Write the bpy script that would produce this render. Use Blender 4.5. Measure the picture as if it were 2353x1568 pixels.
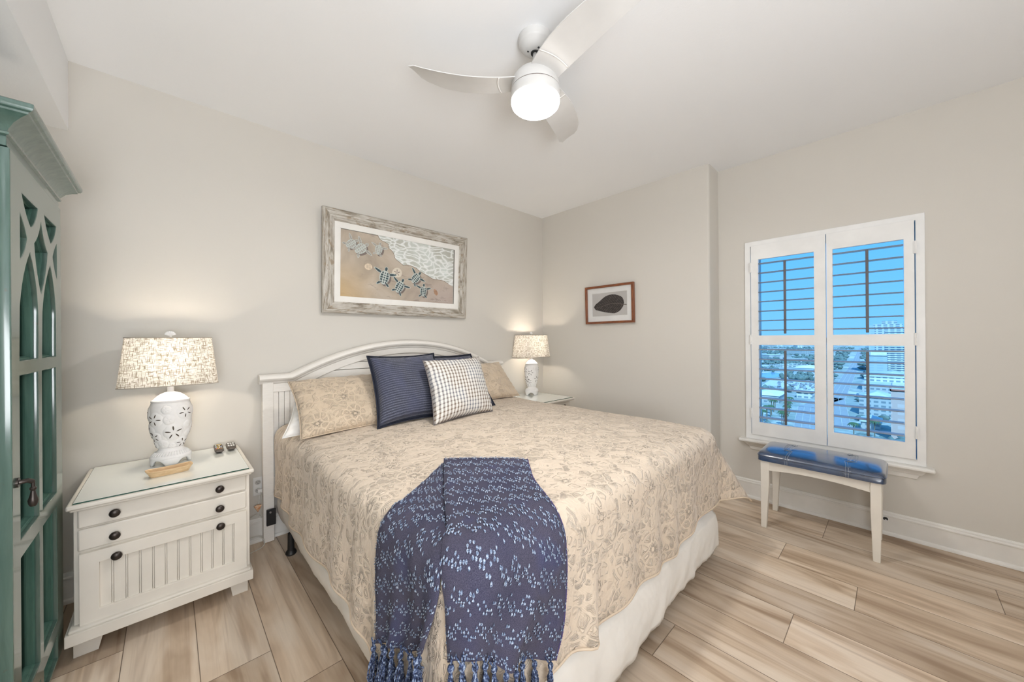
import bpy, bmesh, math, random
from math import pi, sin, cos, radians, hypot, atan2, sqrt
from mathutils import Vector, Matrix, noise
for o in list(bpy.data.objects): bpy.data.objects.remove(o)
SC = bpy.context.scene
COL = SC.collection

# ------------------------------------------------------------------ camera
CAM_H = 1.312
cam_d = bpy.data.cameras.new('camera'); cam = bpy.data.objects.new('camera', cam_d); COL.objects.link(cam)
cam_d.sensor_fit = 'HORIZONTAL'; cam_d.sensor_width = 36.0
cam_d.lens = 831.9 / 2353 * 36.0
cam_d.shift_y = (778.8 - 784.0) / 2353
cam_d.clip_start = 0.02; cam_d.clip_end = 9000
YAW, ROLL = radians(43.41), radians(-0.44)
fw = Vector((sin(YAW), cos(YAW), 0)); rt = Vector((cos(YAW), -sin(YAW), 0)); up = Vector((0, 0, 1))
r3 = rt * cos(ROLL) + up * sin(ROLL); u3 = up * cos(ROLL) - rt * sin(ROLL)
M = Matrix((r3, u3, -fw)).transposed().to_4x4()
M.translation = (0, 0, CAM_H)
cam.matrix_world = M
SC.camera = cam

# ------------------------------------------------------------------ render look
SC.view_settings.view_transform = 'Standard'; SC.view_settings.look = 'None'
SC.view_settings.gamma = 1.0; SC.view_settings.use_curve_mapping = False
SC.view_settings.exposure = 0.31
try:
    SC.cycles.use_denoising = True
    SC.cycles.max_bounces = 10; SC.cycles.diffuse_bounces = 6; SC.cycles.transparent_max_bounces = 16
    SC.cycles.caustics_reflective = False; SC.cycles.caustics_refractive = False
    SC.cycles.sample_clamp_indirect = 6.0
except Exception: pass

# ------------------------------------------------------------------ sky
W = bpy.data.worlds.new('sky'); SC.world = W; W.use_nodes = True
nt = W.node_tree; nt.nodes.clear()
wo = nt.nodes.new('ShaderNodeOutputWorld'); bg = nt.nodes.new('ShaderNodeBackground')
tc = nt.nodes.new('ShaderNodeTexCoord'); sp = nt.nodes.new('ShaderNodeSeparateXYZ'); rp = nt.nodes.new('ShaderNodeValToRGB')
nt.links.new(tc.outputs['Generated'], sp.inputs[0]); nt.links.new(sp.outputs['Z'], rp.inputs[0])
rp.color_ramp.elements[0].position = 0.0; rp.color_ramp.elements[0].color = (0.36, 0.60, 0.82, 1)
rp.color_ramp.elements[1].position = 0.30; rp.color_ramp.elements[1].color = (0.155, 0.475, 0.95, 1)
e = rp.color_ramp.elements.new(0.08); e.color = (0.30, 0.58, 0.88, 1)
nt.links.new(rp.outputs[0], bg.inputs[0]); bg.inputs[1].default_value = 1.15
nt.links.new(bg.outputs[0], wo.inputs[0])

# ------------------------------------------------------------------ sun over the town, and an added fill light behind the camera
def light(kind, name, loc, power, color=(1, 1, 1), rot=None, **kw):
    d = bpy.data.lights.new(name, kind); d.energy = power; d.color = color
    for k, v in kw.items(): setattr(d, k, v)
    o = bpy.data.objects.new(name, d); COL.objects.link(o); o.location = loc
    if rot: o.rotation_euler = rot
    return o
def look(o, d): o.rotation_euler = Vector(d).to_track_quat('-Z', 'Y').to_euler()
sun = light('SUN', 'sun', (0, 0, 30), 4.6, (1, .96, .92), angle=radians(1)); look(sun, (.62, .28, -.72))
REAR_FILL = light('AREA', 'rear_fill_light', (-0.25, -1.45, 1.35), 106, (.94, .965, 1), shape='RECTANGLE', size=1.0, size_y=1.9); look(REAR_FILL, (.20, 1, 1.25))
FAN_GLOW = 11.0
FAN_W = 12.5
LAMP_W = 54.0

# ------------------------------------------------------------------ node materials
class NT:
    def __init__(s, name):
        s.m = bpy.data.materials.new(name); s.m.use_nodes = True; s.t = s.m.node_tree
        s.b = s.t.nodes['Principled BSDF']; s.out = s.t.nodes['Material Output']
    def n(s, k, **kw):
        x = s.t.nodes.new('ShaderNode' + k)
        for a, v in kw.items(): setattr(x, a, v)
        return x
    def put(s, sock, v):
        if hasattr(v, 'is_linked') or hasattr(v, 'links'): s.t.links.new(v, sock)
        else: sock.default_value = v
    def math(s, op, a, b=None, c=None):
        x = s.n('Math', operation=op); s.put(x.inputs[0], a)
        if b is not None: s.put(x.inputs[1], b)
        if c is not None: s.put(x.inputs[2], c)
        return x.outputs[0]
    def vmath(s, op, a, b=None):
        x = s.n('VectorMath', operation=op); s.put(x.inputs[0], a)
        if b is not None: s.put(x.inputs[1], b)
        return x.outputs['Value'] if op in ('LENGTH', 'DOT_PRODUCT', 'DISTANCE') else x.outputs[0]
    def coord(s, k='Object'): return s.n('TexCoord').outputs[k]
    def scale(s, v, sc, loc=(0, 0, 0), rot=(0, 0, 0)):
        x = s.n('Mapping'); s.put(x.inputs[0], v); x.inputs['Scale'].default_value = sc if hasattr(sc, '__len__') else (sc,) * 3
        x.inputs['Location'].default_value = loc; x.inputs['Rotation'].default_value = rot
        return x.outputs[0]
    def noise(s, v, sc=5, det=3, rough=.5, dist=0, out='Fac'):
        x = s.n('TexNoise'); s.put(x.inputs['Vector'], v); x.inputs['Scale'].default_value = sc
        x.inputs['Detail'].default_value = det; x.inputs['Roughness'].default_value = rough; x.inputs['Distortion'].default_value = dist
        return x.outputs[out]
    def sep(s, v):
        x = s.n('SeparateXYZ'); s.put(x.inputs[0], v); return x.outputs
    def comb(s, x_, y_, z_=0.0):
        x = s.n('CombineXYZ'); s.put(x.inputs[0], x_); s.put(x.inputs[1], y_); s.put(x.inputs[2], z_); return x.outputs[0]
    def ramp(s, f, stops, interp='LINEAR'):
        x = s.n('ValToRGB'); s.put(x.inputs[0], f); r = x.color_ramp; r.interpolation = interp
        while len(r.elements) < len(stops): r.elements.new(.5)
        for e_, (p, c) in zip(r.elements, stops):
            e_.position = p; e_.color = (c[0], c[1], c[2], 1) if hasattr(c, '__len__') else (c, c, c, 1)
        return x.outputs[0]
    def mix(s, f, a, b, blend='MIX'):
        x = s.n('Mix', data_type='RGBA', blend_type=blend); s.put(x.inputs[0], f)
        s.put(x.inputs[6], (*a, 1) if isinstance(a, tuple) else a); s.put(x.inputs[7], (*b, 1) if isinstance(b, tuple) else b)
        return x.outputs[2]
    def bump(s, h, strength=.5, dist=.01, normal=None):
        x = s.n('Bump'); s.put(x.inputs['Height'], h); x.inputs['Strength'].default_value = strength; x.inputs['Distance'].default_value = dist
        if normal is not None: s.put(x.inputs['Normal'], normal)
        return x.outputs[0]
    def set(s, **kw):
        for k, v in kw.items():
            key = {'col': 'Base Color', 'rough': 'Roughness', 'metal': 'Metallic', 'normal': 'Normal', 'spec': 'Specular IOR Level', 'coat': 'Coat Weight',
                   'coat_rough': 'Coat Roughness', 'trans': 'Transmission Weight', 'sheen': 'Sheen Weight', 'emis': 'Emission Color', 'emis_s': 'Emission Strength', 'ior': 'IOR', 'alpha': 'Alpha'}[k]
            if isinstance(v, tuple) and len(v) == 3: v = (*v, 1)
            s.put(s.b.inputs[key], v)
        return s
def srgb(r, g, b):
    f = lambda c: ((c / 255 + .055) / 1.055) ** 2.4 if c > 10 else c / 255 / 12.92
    return (f(r), f(g), f(b))
MATS = {}
def simple(name, col, rough=.5, var=.04, vsc=8, bsc=0, bstr=.1, bdist=.002, **kw):
    """a plain painted / plastic / metal surface with slight procedural variation"""
    t = NT(name); c = t.coord(); n = t.noise(c, vsc, 3)
    d = tuple(x * (1 - var) for x in col); l = tuple(min(1, x * (1 + var)) for x in col)
    t.set(col=t.ramp(n, [(.3, d), (.7, l)]), rough=rough, **kw)
    if bsc: t.set(normal=t.bump(t.noise(c, bsc, 2), bstr, bdist))
    MATS[name] = t.m; return t.m

def m_wall(name, col, sc=260, st=.12):
    t = NT(name); c = t.coord()
    t.set(col=t.ramp(t.noise(c, 1.2, 2), [(.3, tuple(x * .985 for x in col)), (.7, col)]), rough=.75, spec=.3,
          normal=t.bump(t.noise(c, sc, 2), st, .001)); return t.m
WALL = m_wall('wall_paint', (.650, .622, .572))
CEIL = m_wall('ceiling_paint', (.875, .885, .90), 90, .35)
TRIM = simple('trim_white', (.79, .775, .74), .38)
WHITE = simple('painted_white', (.74, .70, .63), .38)
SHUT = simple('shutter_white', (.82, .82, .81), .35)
SLAT = simple('shutter_slat_backlit', (.34, .39, .44), .32)  # white louvres: backlit shade and blue sky light put into the colour
ROD = simple('tilt_rod_backlit', (.115, .11, .115), .5)  # dark tone paints the rod's look against the bright window
CERAM = simple('matte_white_ceramic', (.83, .815, .80), .6, .03, 20, 120, .1)
HOLE_SHADE = simple('cutout_shade', (.06, .045, .03), .8)  # dark brown stands in for shade inside the lamp cut-outs
KNOB = simple('aged_bronze', (.055, .045, .04), .36, .2, 40, metal=.7)
BLACK = simple('black_metal', (.012, .012, .013), .45)
PLASTIC = simple('white_plastic', (.78, .775, .76), .4)
SHEET = simple('white_sheet', (.78, .785, .82), .85, .03, 5, 16, .5, .012)
SKIRT = simple('cream_cover', (.80, .775, .73), .85, .03, 5, 14, .5, .014)
PCASE = simple('white_pillowcase', (.86, .85, .83), .85, .02, 5, 11, .6, .02)
FANW = simple('fan_white', (.66, .655, .645), .42)
RUBBER = simple('dark_rubber', (.02, .02, .02), .6)
def m_headboard():
    t = NT('headboard_paint'); c = t.coord(); g = t.noise(t.scale(c, (6, 6, 60)), 4, 3)
    t.set(col=t.ramp(g, [(.3, (.77, .74, .69)), (.7, (.82, .79, .745))]), rough=.45, normal=t.bump(g, .12, .001)); return t.m
HEADB = m_headboard()
FOOT = []
def clear_of(x, y, r): return all(hypot(x - a, y - b) > r + c for a, b, c in FOOT)

# ------------------------------------------------------------------ mesh helpers
class MB:
    def __init__(s): s.v = []; s.f = []; s.uv = {}
    def add(s, vs, fs):
        k = len(s.v); s.v += [tuple(v) for v in vs]; s.f += [tuple(i + k for i in f) for f in fs]; return s
    def box(s, x0, x1, y0, y1, z0, z1, m=None):
        vs = [(x, y, z) for z in (z0, z1) for y in (y0, y1) for x in (x0, x1)]
        if m: vs = [m @ Vector(v) for v in vs]
        return s.add(vs, [(0, 2, 3, 1), (4, 5, 7, 6), (0, 1, 5, 4), (2, 6, 7, 3), (0, 4, 6, 2), (1, 3, 7, 5)])
    def prism(s, poly, fa, fb):
        """poly: 2D points, fa/fb map a 2D point to 3D on either end"""
        n = len(poly); a = [fa(*p) for p in poly]; b = [fb(*p) for p in poly]
        return s.add(a + b, [tuple(range(n))[::-1], tuple(range(n, 2 * n))] + [(i, (i + 1) % n, n + (i + 1) % n, n + i) for i in range(n)])
    def lathe(s, prof, c=(0, 0, 0), seg=40, sx=1, sy=1, cap=True):
        k = len(prof); vs = []
        for i in range(seg):
            t = 2 * pi * i / seg
            for r, z in prof: vs.append((c[0] + r * cos(t) * sx, c[1] + r * sin(t) * sy, c[2] + z))
        fs = [(i * k + j, ((i + 1) % seg) * k + j, ((i + 1) % seg) * k + j + 1, i * k + j + 1) for i in range(seg) for j in range(k - 1)]
        if cap:
            if prof[0][0] > 1e-6: fs.append(tuple(i * k for i in range(seg))[::-1])
            if prof[-1][0] > 1e-6: fs.append(tuple(i * k + k - 1 for i in range(seg)))
        return s.add(vs, fs)
    def grid(s, fn, nu, nv, uvf=None, closed_u=False):
        k = len(s.v); U = nu if closed_u else nu + 1
        s.v += [tuple(fn(i / nu, j / nv)) for i in range(U) for j in range(nv + 1)]
        for i in range(nu):
            for j in range(nv):
                a = k + i * (nv + 1) + j; b = k + ((i + 1) % U) * (nv + 1) + j
                s.f.append((a, b, b + 1, a + 1))
        if uvf:
            for i in range(U):
                for j in range(nv + 1): s.uv[k + i * (nv + 1) + j] = uvf(i / nu, j / nv)
        return s
    def tube(s, pts, r, seg=8, taper=None, cap=True):
        pts = [Vector(p) for p in pts]; n = len(pts); k = len(s.v); prev = None
        for i, p in enumerate(pts):
            d = (pts[min(i + 1, n - 1)] - pts[max(i - 1, 0)]).normalized()
            if prev is None: a = d.orthogonal().normalized()
            else: a = (prev - d * prev.dot(d)).normalized()
            prev = a; b = d.cross(a); rr = r * (taper(i / (n - 1)) if taper else 1)
            for q in range(seg):
                t = 2 * pi * q / seg; w = p + (a * cos(t) + b * sin(t)) * rr; s.v.append(tuple(w))
        for i in range(n - 1):
            for q in range(seg):
                s.f.append((k + i * seg + q, k + i * seg + (q + 1) % seg, k + (i + 1) * seg + (q + 1) % seg, k + (i + 1) * seg + q))
        if cap: s.f.append(tuple(range(k, k + seg))[::-1]); s.f.append(tuple(range(k + (n - 1) * seg, k + n * seg)))
        return s
    def ball(s, c, rx, ry=None, rz=None, nu=12, nv=8, m=None):
        ry = ry or rx; rz = rz or rx
        def f(u, v):
            t = 2 * pi * u; p = pi * v; q = Vector((rx * sin(p) * cos(t), ry * sin(p) * sin(t), -rz * cos(p)))
            if m: q = m @ q
            return (c[0] + q.x, c[1] + q.y, c[2] + q.z)
        return s.grid(f, nu, nv, closed_u=True)
def shape(name, mb, mat, parent=None, bevel=0, seg=2, smooth=False, sub=0, solid=0, angle=35, vcol=None, merge=False):
    me = bpy.data.meshes.new(name); me.from_pydata(mb.v, [], mb.f); me.update()
    if mb.uv:
        uvl = me.uv_layers.new(name='UVMap')
        for l in me.loops: uvl.data[l.index].uv = mb.uv.get(l.vertex_index, (0, 0))
    if vcol:
        ca = me.color_attributes.new('tone', 'FLOAT_COLOR', 'CORNER')
        for p in me.polygons:
            for li in p.loop_indices: ca.data[li].color = vcol[p.index]
    bm = bmesh.new(); bm.from_mesh(me)
    if merge: bmesh.ops.remove_doubles(bm, verts=bm.verts, dist=1e-5)
    bmesh.ops.recalc_face_normals(bm, faces=bm.faces); bm.to_mesh(me); bm.free()
    if mat: me.materials.append(mat)
    for p in me.polygons: p.use_smooth = bool(smooth)
    o = bpy.data.objects.new(name, me); COL.objects.link(o)
    if parent:
        o.parent = parent; o.matrix_parent_inverse = pinv(parent)
    if bevel:
        b = o.modifiers.new('bevel', 'BEVEL'); b.width = bevel; b.segments = seg; b.limit_method = 'ANGLE'; b.angle_limit = radians(30)
        b.harden_normals = False
        if not smooth:
            for p in me.polygons: p.use_smooth = True
            me.set_sharp_from_angle(angle=radians(angle)) if hasattr(me, 'set_sharp_from_angle') else None
    elif smooth == 'auto':
        me.set_sharp_from_angle(angle=radians(angle))
    if solid:
        d = o.modifiers.new('thickness', 'SOLIDIFY'); d.thickness = solid; d.offset = -1
    if sub:
        d = o.modifiers.new('smooth', 'SUBSURF'); d.levels = sub; d.render_levels = sub
    return o
def pinv(parent):
    m = Matrix.LocRotScale(parent.location, parent.rotation_euler, parent.scale)
    if parent.parent: m = Matrix.LocRotScale(parent.parent.location, parent.parent.rotation_euler, parent.parent.scale) @ parent.matrix_parent_inverse @ m
    return m.inverted()
def thing(name, label, cat, loc=(0, 0, 0), group=None):
    o = bpy.data.objects.new(name, None); COL.objects.link(o); o.location = loc; o.empty_display_size = .1
    return tag(o, label, cat, group)
def tag(o, label, cat, group=None):
    o['label'] = label; o['category'] = cat
    if group: o['group'] = group
    return o
def struct(o): o['kind'] = 'structure'; return o
def copy_thing(o, delta):
    c = o.copy(); COL.objects.link(c); c.location = o.location + Vector(delta)
    for ch in list(o.children):
        d = ch.copy(); COL.objects.link(d); d.parent = c
        for g in list(ch.children):
            h = g.copy(); COL.objects.link(h); h.parent = d
    return c
def panel_mesh(outer, holes, depth, bevel, place):
    """flat board with cut-out holes; 2D outline and holes placed by matrix; thickness +-depth"""
    cu = bpy.data.curves.new('board', 'CURVE'); cu.dimensions = '2D'; cu.fill_mode = 'BOTH'; cu.extrude = depth; cu.bevel_depth = bevel; cu.bevel_resolution = 1; cu.offset = -bevel
    for poly in [outer] + holes:
        sp_ = cu.splines.new('POLY'); sp_.points.add(len(poly) - 1); sp_.use_cyclic_u = True
        for p, q in zip(sp_.points, poly): p.co = (q[0], q[1], 0, 1)
    o = bpy.data.objects.new('board', cu); COL.objects.link(o)
    dg = bpy.context.evaluated_depsgraph_get(); me = bpy.data.meshes.new_from_object(o.evaluated_get(dg))
    bpy.data.objects.remove(o); bpy.data.curves.remove(cu)
    mb = MB(); mb.add([place @ v.co for v in me.vertices], [tuple(p.vertices) for p in me.polygons]); bpy.data.meshes.remove(me)
    return mb
def lerp(a, b, t): return a + (b - a) * t
def sst(x, a, b):
    t = min(1, max(0, (x - a) / (b - a))); return t * t * (3 - 2 * t)
def pw(knots, t):
    """piecewise interpolation of (t, tuple) knots, smoothed"""
    for (t0, p0), (t1, p1) in zip(knots, knots[1:]):
        if t <= t1 or (t1, p1) == knots[-1]:
            k = (t - t0) / (t1 - t0); return tuple(lerp(x, y, k) for x, y in zip(p0, p1))

# ================================================================== ROOM SHELL
D, RX, WX, H = 2.874, 3.224, 3.448, 2.74        # headboard wall, corner wall, window wall, ceiling
LX, NY = -0.80, -1.60                            # left wall, wall behind the camera
BUMP_Y = 1.042
WY0, WY1, WZ0, WZ1 = -.115, .825, .505, 2.065     # window opening
struct(shape('wall_back', MB().box(LX - .15, RX + .3, D, D + .15, -.02, H + .1), WALL))
struct(shape('wall_left', MB().box(LX - .15, LX, NY - .1, D + .1, -.02, H + .1), WALL))
struct(shape('wall_front', MB().box(LX - .15, WX + .3, NY - .15, NY, -.02, H + .1), WALL))
# corner wall with bullnose edge: it stands forward of the window wall
pts = [(RX, D + .05), (RX, BUMP_Y + .02)] + [(RX + .02 - .02 * cos(t), BUMP_Y + .02 - .02 * sin(t)) for t in [radians(a) for a in (18, 36, 54, 72, 90)]] + [(WX + .05, BUMP_Y), (WX + .05, D + .05)]
struct(shape('wall_corner', MB().prism(pts, lambda x, y: (x, y, -.02), lambda x, y: (x, y, H + .02)), WALL, smooth='auto', angle=25))
wr = panel_mesh([(NY - .1, -.02), (BUMP_Y + .2, -.02), (BUMP_Y + .2, H + .05), (NY - .1, H + .05)],
                [[(WY0, WZ0), (WY1, WZ0), (WY1, WZ1), (WY0, WZ1)]], .09, 0, Matrix(((0, 0, 1, WX + .09), (1, 0, 0, 0), (0, 1, 0, 0), (0, 0, 0, 1))))
struct(shape('wall_right', wr, WALL))
struct(shape('ceiling', MB().box(LX - .15, WX + .3, NY - .15, D + .15, H, H + .12), CEIL))
struct(shape('trim_1', MB().box(LX - .02, -.366, NY - .02, D + .02, 2.385, H + .02), CEIL))     # dropped bulkhead on the left

# floor: planks running to the headboard wall, each a face pair with its own tone
def m_floor():
    t = NT('oak_plank_floor'); uv = t.coord('UV'); at = t.n('Attribute', attribute_name='tone'); tone = t.sep(at.outputs['Color'])
    s = t.sep(uv)                                       # u across the plank, v along, in metres
    off = t.math('MULTIPLY', tone[0], 37.0)
    v3 = t.comb(t.math('ADD', s[0], off), s[1], off)
    fine = t.noise(t.scale(v3, (85, 3.0, 1)), 1.0, 5, .65, .4)
    big = t.noise(t.scale(v3, (6.5, 1.1, 1)), 1.0, 3, .5, 1.3)
    cath = t.noise(t.scale(v3, (11, .55, 1)), 1.0, 2, .5, 2.2)
    base = t.ramp(big, [(.32, (.38, .27, .185)), (.46, (.62, .495, .375)), (.62, (.75, .645, .535))])
    base = t.mix(t.math('MULTIPLY', t.ramp(cath, [(.54, 0.0), (.68, 1.0)]), .42), base, (.29, .185, .115))
    base = t.mix(.13, base, t.ramp(fine, [(.3, (.25, .17, .10)), (.7, (.75, .62, .46))]))
    knot = t.n('TexVoronoi'); t.put(knot.inputs['Vector'], t.scale(v3, (4.2, 1.15, 1))); knot.inputs['Scale'].default_value = 1.0
    kn = t.ramp(knot.outputs['Distance'], [(.0, 1.0), (.055, .55), (.11, 0.0)])
    base = t.mix(t.math('MULTIPLY', kn, .5), base, (.20, .115, .06))
    base = t.mix(1.0, base, t.ramp(tone[1], [(0, (.74, .71, .68)), (.5, (.95, .94, .92)), (1, (1.10, 1.09, 1.07))]), 'MULTIPLY')
    edge = t.math('MINIMUM', t.math('MINIMUM', s[0], t.math('SUBTRACT', tone[2], s[0])), 9.0)
    # distance to plank ends is stored in a second uv layer
    uv2 = t.n('UVMap', uv_map='ends'); e2 = t.sep(uv2.outputs[0])
    edge = t.math('MINIMUM', edge, t.math('MINIMUM', e2[0], e2[1]))
    gap = t.ramp(t.math('MULTIPLY', edge, 100.0), [(.0, 0.0), (.10, .35), (.22, 1.0)])
    base = t.mix(gap, (.10, .065, .04), base)
    h = t.math('ADD', t.math('MULTIPLY', fine, .12), gap)
    t.set(col=base, rough=t.ramp(fine, [(.3, .42), (.7, .52)]), spec=.4, normal=t.bump(h, .35, .0012)); return t.m
seams = [WX + .12, 3.315, 3.08, 2.84, 2.605, 2.37, 2.135, 1.90, 1.67, 1.44, 1.207, .975, .743, .51, .305, .08, -.15, -.38, -.61, -.85]
joints = {1: [.33], 2: [-.35, 1.7], 3: [.48, 2.0], 4: [.14, 1.5], 5: [-1.2, 1.1], 6: [.335, 1.9], 7: [-.5, 1.3], 8: [.695, 2.3], 9: [-.1, 1.6], 10: [.4, 2.2], 11: [.1, 1.7], 12: [.9], 13: [1.565, .2], 14: [1.82, .5], 15: [.9, 2.7], 16: [2.26, 1.0], 17: [1.5], 18: [.6, 2.1]}
rnd = random.Random(4)
fm = bpy.data.meshes.new('floor'); V = []; F = []; U1 = []; U2 = []; TN = []
for i, (a, b) in enumerate(zip(seams, seams[1:])):
    js = [NY - .1] + sorted(joints.get(i, [])) + [D + .06]
    if i == 0: js = [NY - .1, .33, D + .06]
    for y0, y1 in zip(js, js[1:]):
        k = len(V); V += [(b, y0, 0), (a, y0, 0), (a, y1, 0), (b, y1, 0)]; F.append((k, k + 1, k + 2, k + 3))
        w = a - b; U1 += [(0, y0), (w, y0), (w, y1), (0, y1)]; U2 += [(0, y1 - y0), (0, y1 - y0), (y1 - y0, 0), (y1 - y0, 0)]
        TN.append((rnd.random(), rnd.random() ** .8, w, 1))
fm.from_pydata(V, [], F)
fm.uv_layers.new(name='UVMap'); fm.uv_layers.new(name='ends'); fm.color_attributes.new('tone', 'FLOAT_COLOR', 'CORNER')
u1 = fm.uv_layers['UVMap']; u2 = fm.uv_layers['ends']; ca = fm.color_attributes['tone']
for p in fm.polygons:
    for li in p.loop_indices:
        vi = fm.loops[li].vertex_index; u1.data[li].uv = U1[vi]; u2.data[li].uv = U2[vi]; ca.data[li].color = TN[p.index]
fm.materials.append(m_floor()); fo = bpy.data.objects.new('floor', fm); COL.objects.link(fo); struct(fo)
struct(shape('trim_2', MB().box(LX - .15, WX + .3, NY - .15, D + .15, -.14, -.004), TRIM))        # slab under the planks

# baseboards: moulded profile (distance from wall, height)
BP = [(0, 0), (.026, 0), (.026, .006), (.022, .016), (.013, .022), (.013, .118), (.018, .121), (.018, .128), (.012, .133), (.012, .142), (.007, .150), (0, .150)]
def baseboard(name, p0, p1, nrm):
    n = len(BP); vs = []
    for p in (p0, p1):
        for d_, z in BP: vs.append((p[0] + nrm[0] * d_, p[1] + nrm[1] * d_, z))
    mb = MB().add(vs, [(i, (i + 1) % n, n + (i + 1) % n, n + i) for i in range(n)] + [tuple(range(n)), tuple(range(n, 2 * n))[::-1]])
    return struct(shape(name, mb, TRIM, smooth='auto', angle=30))
baseboard('baseboard_back', (LX, D), (RX, D), (0, -1))
baseboard('baseboard_corner', (RX, D), (RX, BUMP_Y - .012), (-1, 0))
baseboard('baseboard_return', (RX - .012, BUMP_Y), (WX, BUMP_Y), (0, -1))
baseboard('baseboard_right', (WX, BUMP_Y), (WX, NY), (-1, 0))
baseboard('baseboard_left', (LX, NY), (LX, D), (1, 0))
baseboard('baseboard_front', (LX, NY), (WX, NY), (0, 1))

# ------------------------------------------------------------------ window 1: casing, sill, apron, frame, glass
wroot = bpy.data.objects.new('window_1', None); COL.objects.link(wroot); wroot.location = (WX, .355, .5); wroot['kind'] = 'structure'
cas = panel_mesh([(WY0 - .018, WZ0 - .018), (WY1 + .018, WZ0 - .018), (WY1 + .018, WZ1 + .018), (WY0 - .018, WZ1 + .018)],
                 [[(WY0 + .022, WZ0 + .022), (WY1 - .022, WZ0 + .022), (WY1 - .022, WZ1 - .022), (WY0 + .022, WZ1 - .022)]], .016, .003,
                 Matrix(((0, 0, 1, WX + .002), (1, 0, 0, 0), (0, 1, 0, 0), (0, 0, 0, 1))))
shape('casing', cas, SHUT, wroot, smooth='auto')
shape('window_sill', MB().box(WX - .062, WX + .03, -.168, .888, .462, .487), TRIM, wroot, bevel=.009, seg=3)
ap = MB()
for x_, y0, y1, z0, z1 in ((.034, -.135, .855, .444, .462), (.024, -.125, .845, .428, .444), (.014, -.105, .825, .398, .428)):
    ap.add([(WX - x_, y0, z1), (WX - x_, y1, z1), (WX, y1, z1), (WX, y0, z1), (WX - x_ + .007, y0 + .012, z0), (WX - x_ + .007, y1 - .012, z0), (WX, y1 - .012, z0), (WX, y0 + .012, z0)],
           [(0, 1, 2, 3), (4, 7, 6, 5), (0, 4, 5, 1), (1, 5, 6, 2), (3, 2, 6, 7), (0, 3, 7, 4)])
shape('sill_apron', ap, TRIM, wroot, bevel=.003)
BLUEF = simple('window_frame_grey_blue', (.30, .42, .50), .4)
wf = panel_mesh([(WY0, WZ0), (WY1, WZ0), (WY1, WZ1), (WY0, WZ1)], [[(WY0 + .055, WZ0 + .05), (WY1 - .055, WZ0 + .05), (WY1 - .055, 1.262), (WY0 + .055, 1.262)],
                 [(WY0 + .055, 1.302), (WY1 - .055, 1.302), (WY1 - .055, WZ1 - .05), (WY0 + .055, WZ1 - .05)]], .02, .002, Matrix(((0, 0, 1, WX + .15), (1, 0, 0, 0), (0, 1, 0, 0), (0, 0, 0, 1))))
shape('window_frame', wf, BLUEF, wroot)
def m_glass(name, col, tint_rough=.0, gl=.06):
    t = NT(name); tr = t.n('BsdfTransparent'); tr.inputs[0].default_value = (*col, 1); g = t.n('BsdfGlossy'); g.inputs['Roughness'].default_value = .02
    fr = t.n('LayerWeight'); fr.inputs[0].default_value = .25; mx = t.n('MixShader')
    t.put(mx.inputs[0], t.math('MULTIPLY', fr.outputs['Fresnel'], gl * 6)); t.t.links.new(tr.outputs[0], mx.inputs[1]); t.t.links.new(g.outputs[0], mx.inputs[2])
    t.t.links.new(mx.outputs[0], t.out.inputs[0]); return t.m
WGLASS = m_glass('tinted_window_glass', (.66, .87, 1.0), gl=.03)
shape('pane', MB().box(WX + .148, WX + .152, WY0 + .05, WY1 - .05, WZ0 + .045, WZ1 - .045), WGLASS, wroot)

# ------------------------------------------------------------------ plantation shutters (two hinged panels)
def shutter(y0, y1, oy0, oy1, hinge_y, label):
    r = thing('plantation_shutter', label, 'shutter', (WX, (y0 + y1) / 2, .53), 'shutter panels in the window')
    XC = WX - .018
    fr = panel_mesh([(y0, .528), (y1, .528), (y1, 2.046), (y0, 2.046)], [[(oy0, .630), (oy1, .630), (oy1, 1.247), (oy0, 1.247)], [(oy0, 1.323), (oy1, 1.323), (oy1, 1.930), (oy0, 1.930)]],
                    .013, .0015, Matrix(((0, 0, 1, XC), (1, 0, 0, 0), (0, 1, 0, 0), (0, 0, 0, 1))))
    shape('shutter_frame', fr, SHUT, r, smooth='auto')
    for z0, z1 in ((.630, 1.247), (1.323, 1.930)):
        mb = MB(); n = 8; p = (z1 - z0) / n
        for i in range(n):
            zc = z0 + p * (i + .5) + .003
            prof = [(-.031 * cos(a), .0048 * sin(a)) for a in [2 * pi * k / 16 for k in range(16)]]
            tl = radians(5 if z0 < 1 else 0)
            mb.prism(prof, lambda x, z: (XC + x * cos(tl) - z * sin(tl), oy0 + .002, zc + x * sin(tl) + z * cos(tl)), lambda x, z: (XC + x * cos(tl) - z * sin(tl), oy1 - .002, zc + x * sin(tl) + z * cos(tl)))
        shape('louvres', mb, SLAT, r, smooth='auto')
        ym = (oy0 + oy1) / 2 - .004
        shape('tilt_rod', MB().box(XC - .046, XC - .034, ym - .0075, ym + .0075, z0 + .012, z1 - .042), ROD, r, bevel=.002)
    for z in (.70, 1.29, 1.87):
        h = MB().box(WX - .036, WX - .026, hinge_y - .009, hinge_y + .009, z - .038, z + .038); h.tube([(WX - .037, hinge_y, z - .04), (WX - .037, hinge_y, z + .04)], .005, 8)
        shape('hinge', h, SHUT, r, bevel=.001)
shutter(.338, .797, .403, .746, .799, 'left white shutter panel of the window, nearer the small leaf picture')
shutter(-.088, .334, -.042, .300, -.091, 'right white shutter panel of the window, with the tower block behind it')

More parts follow.
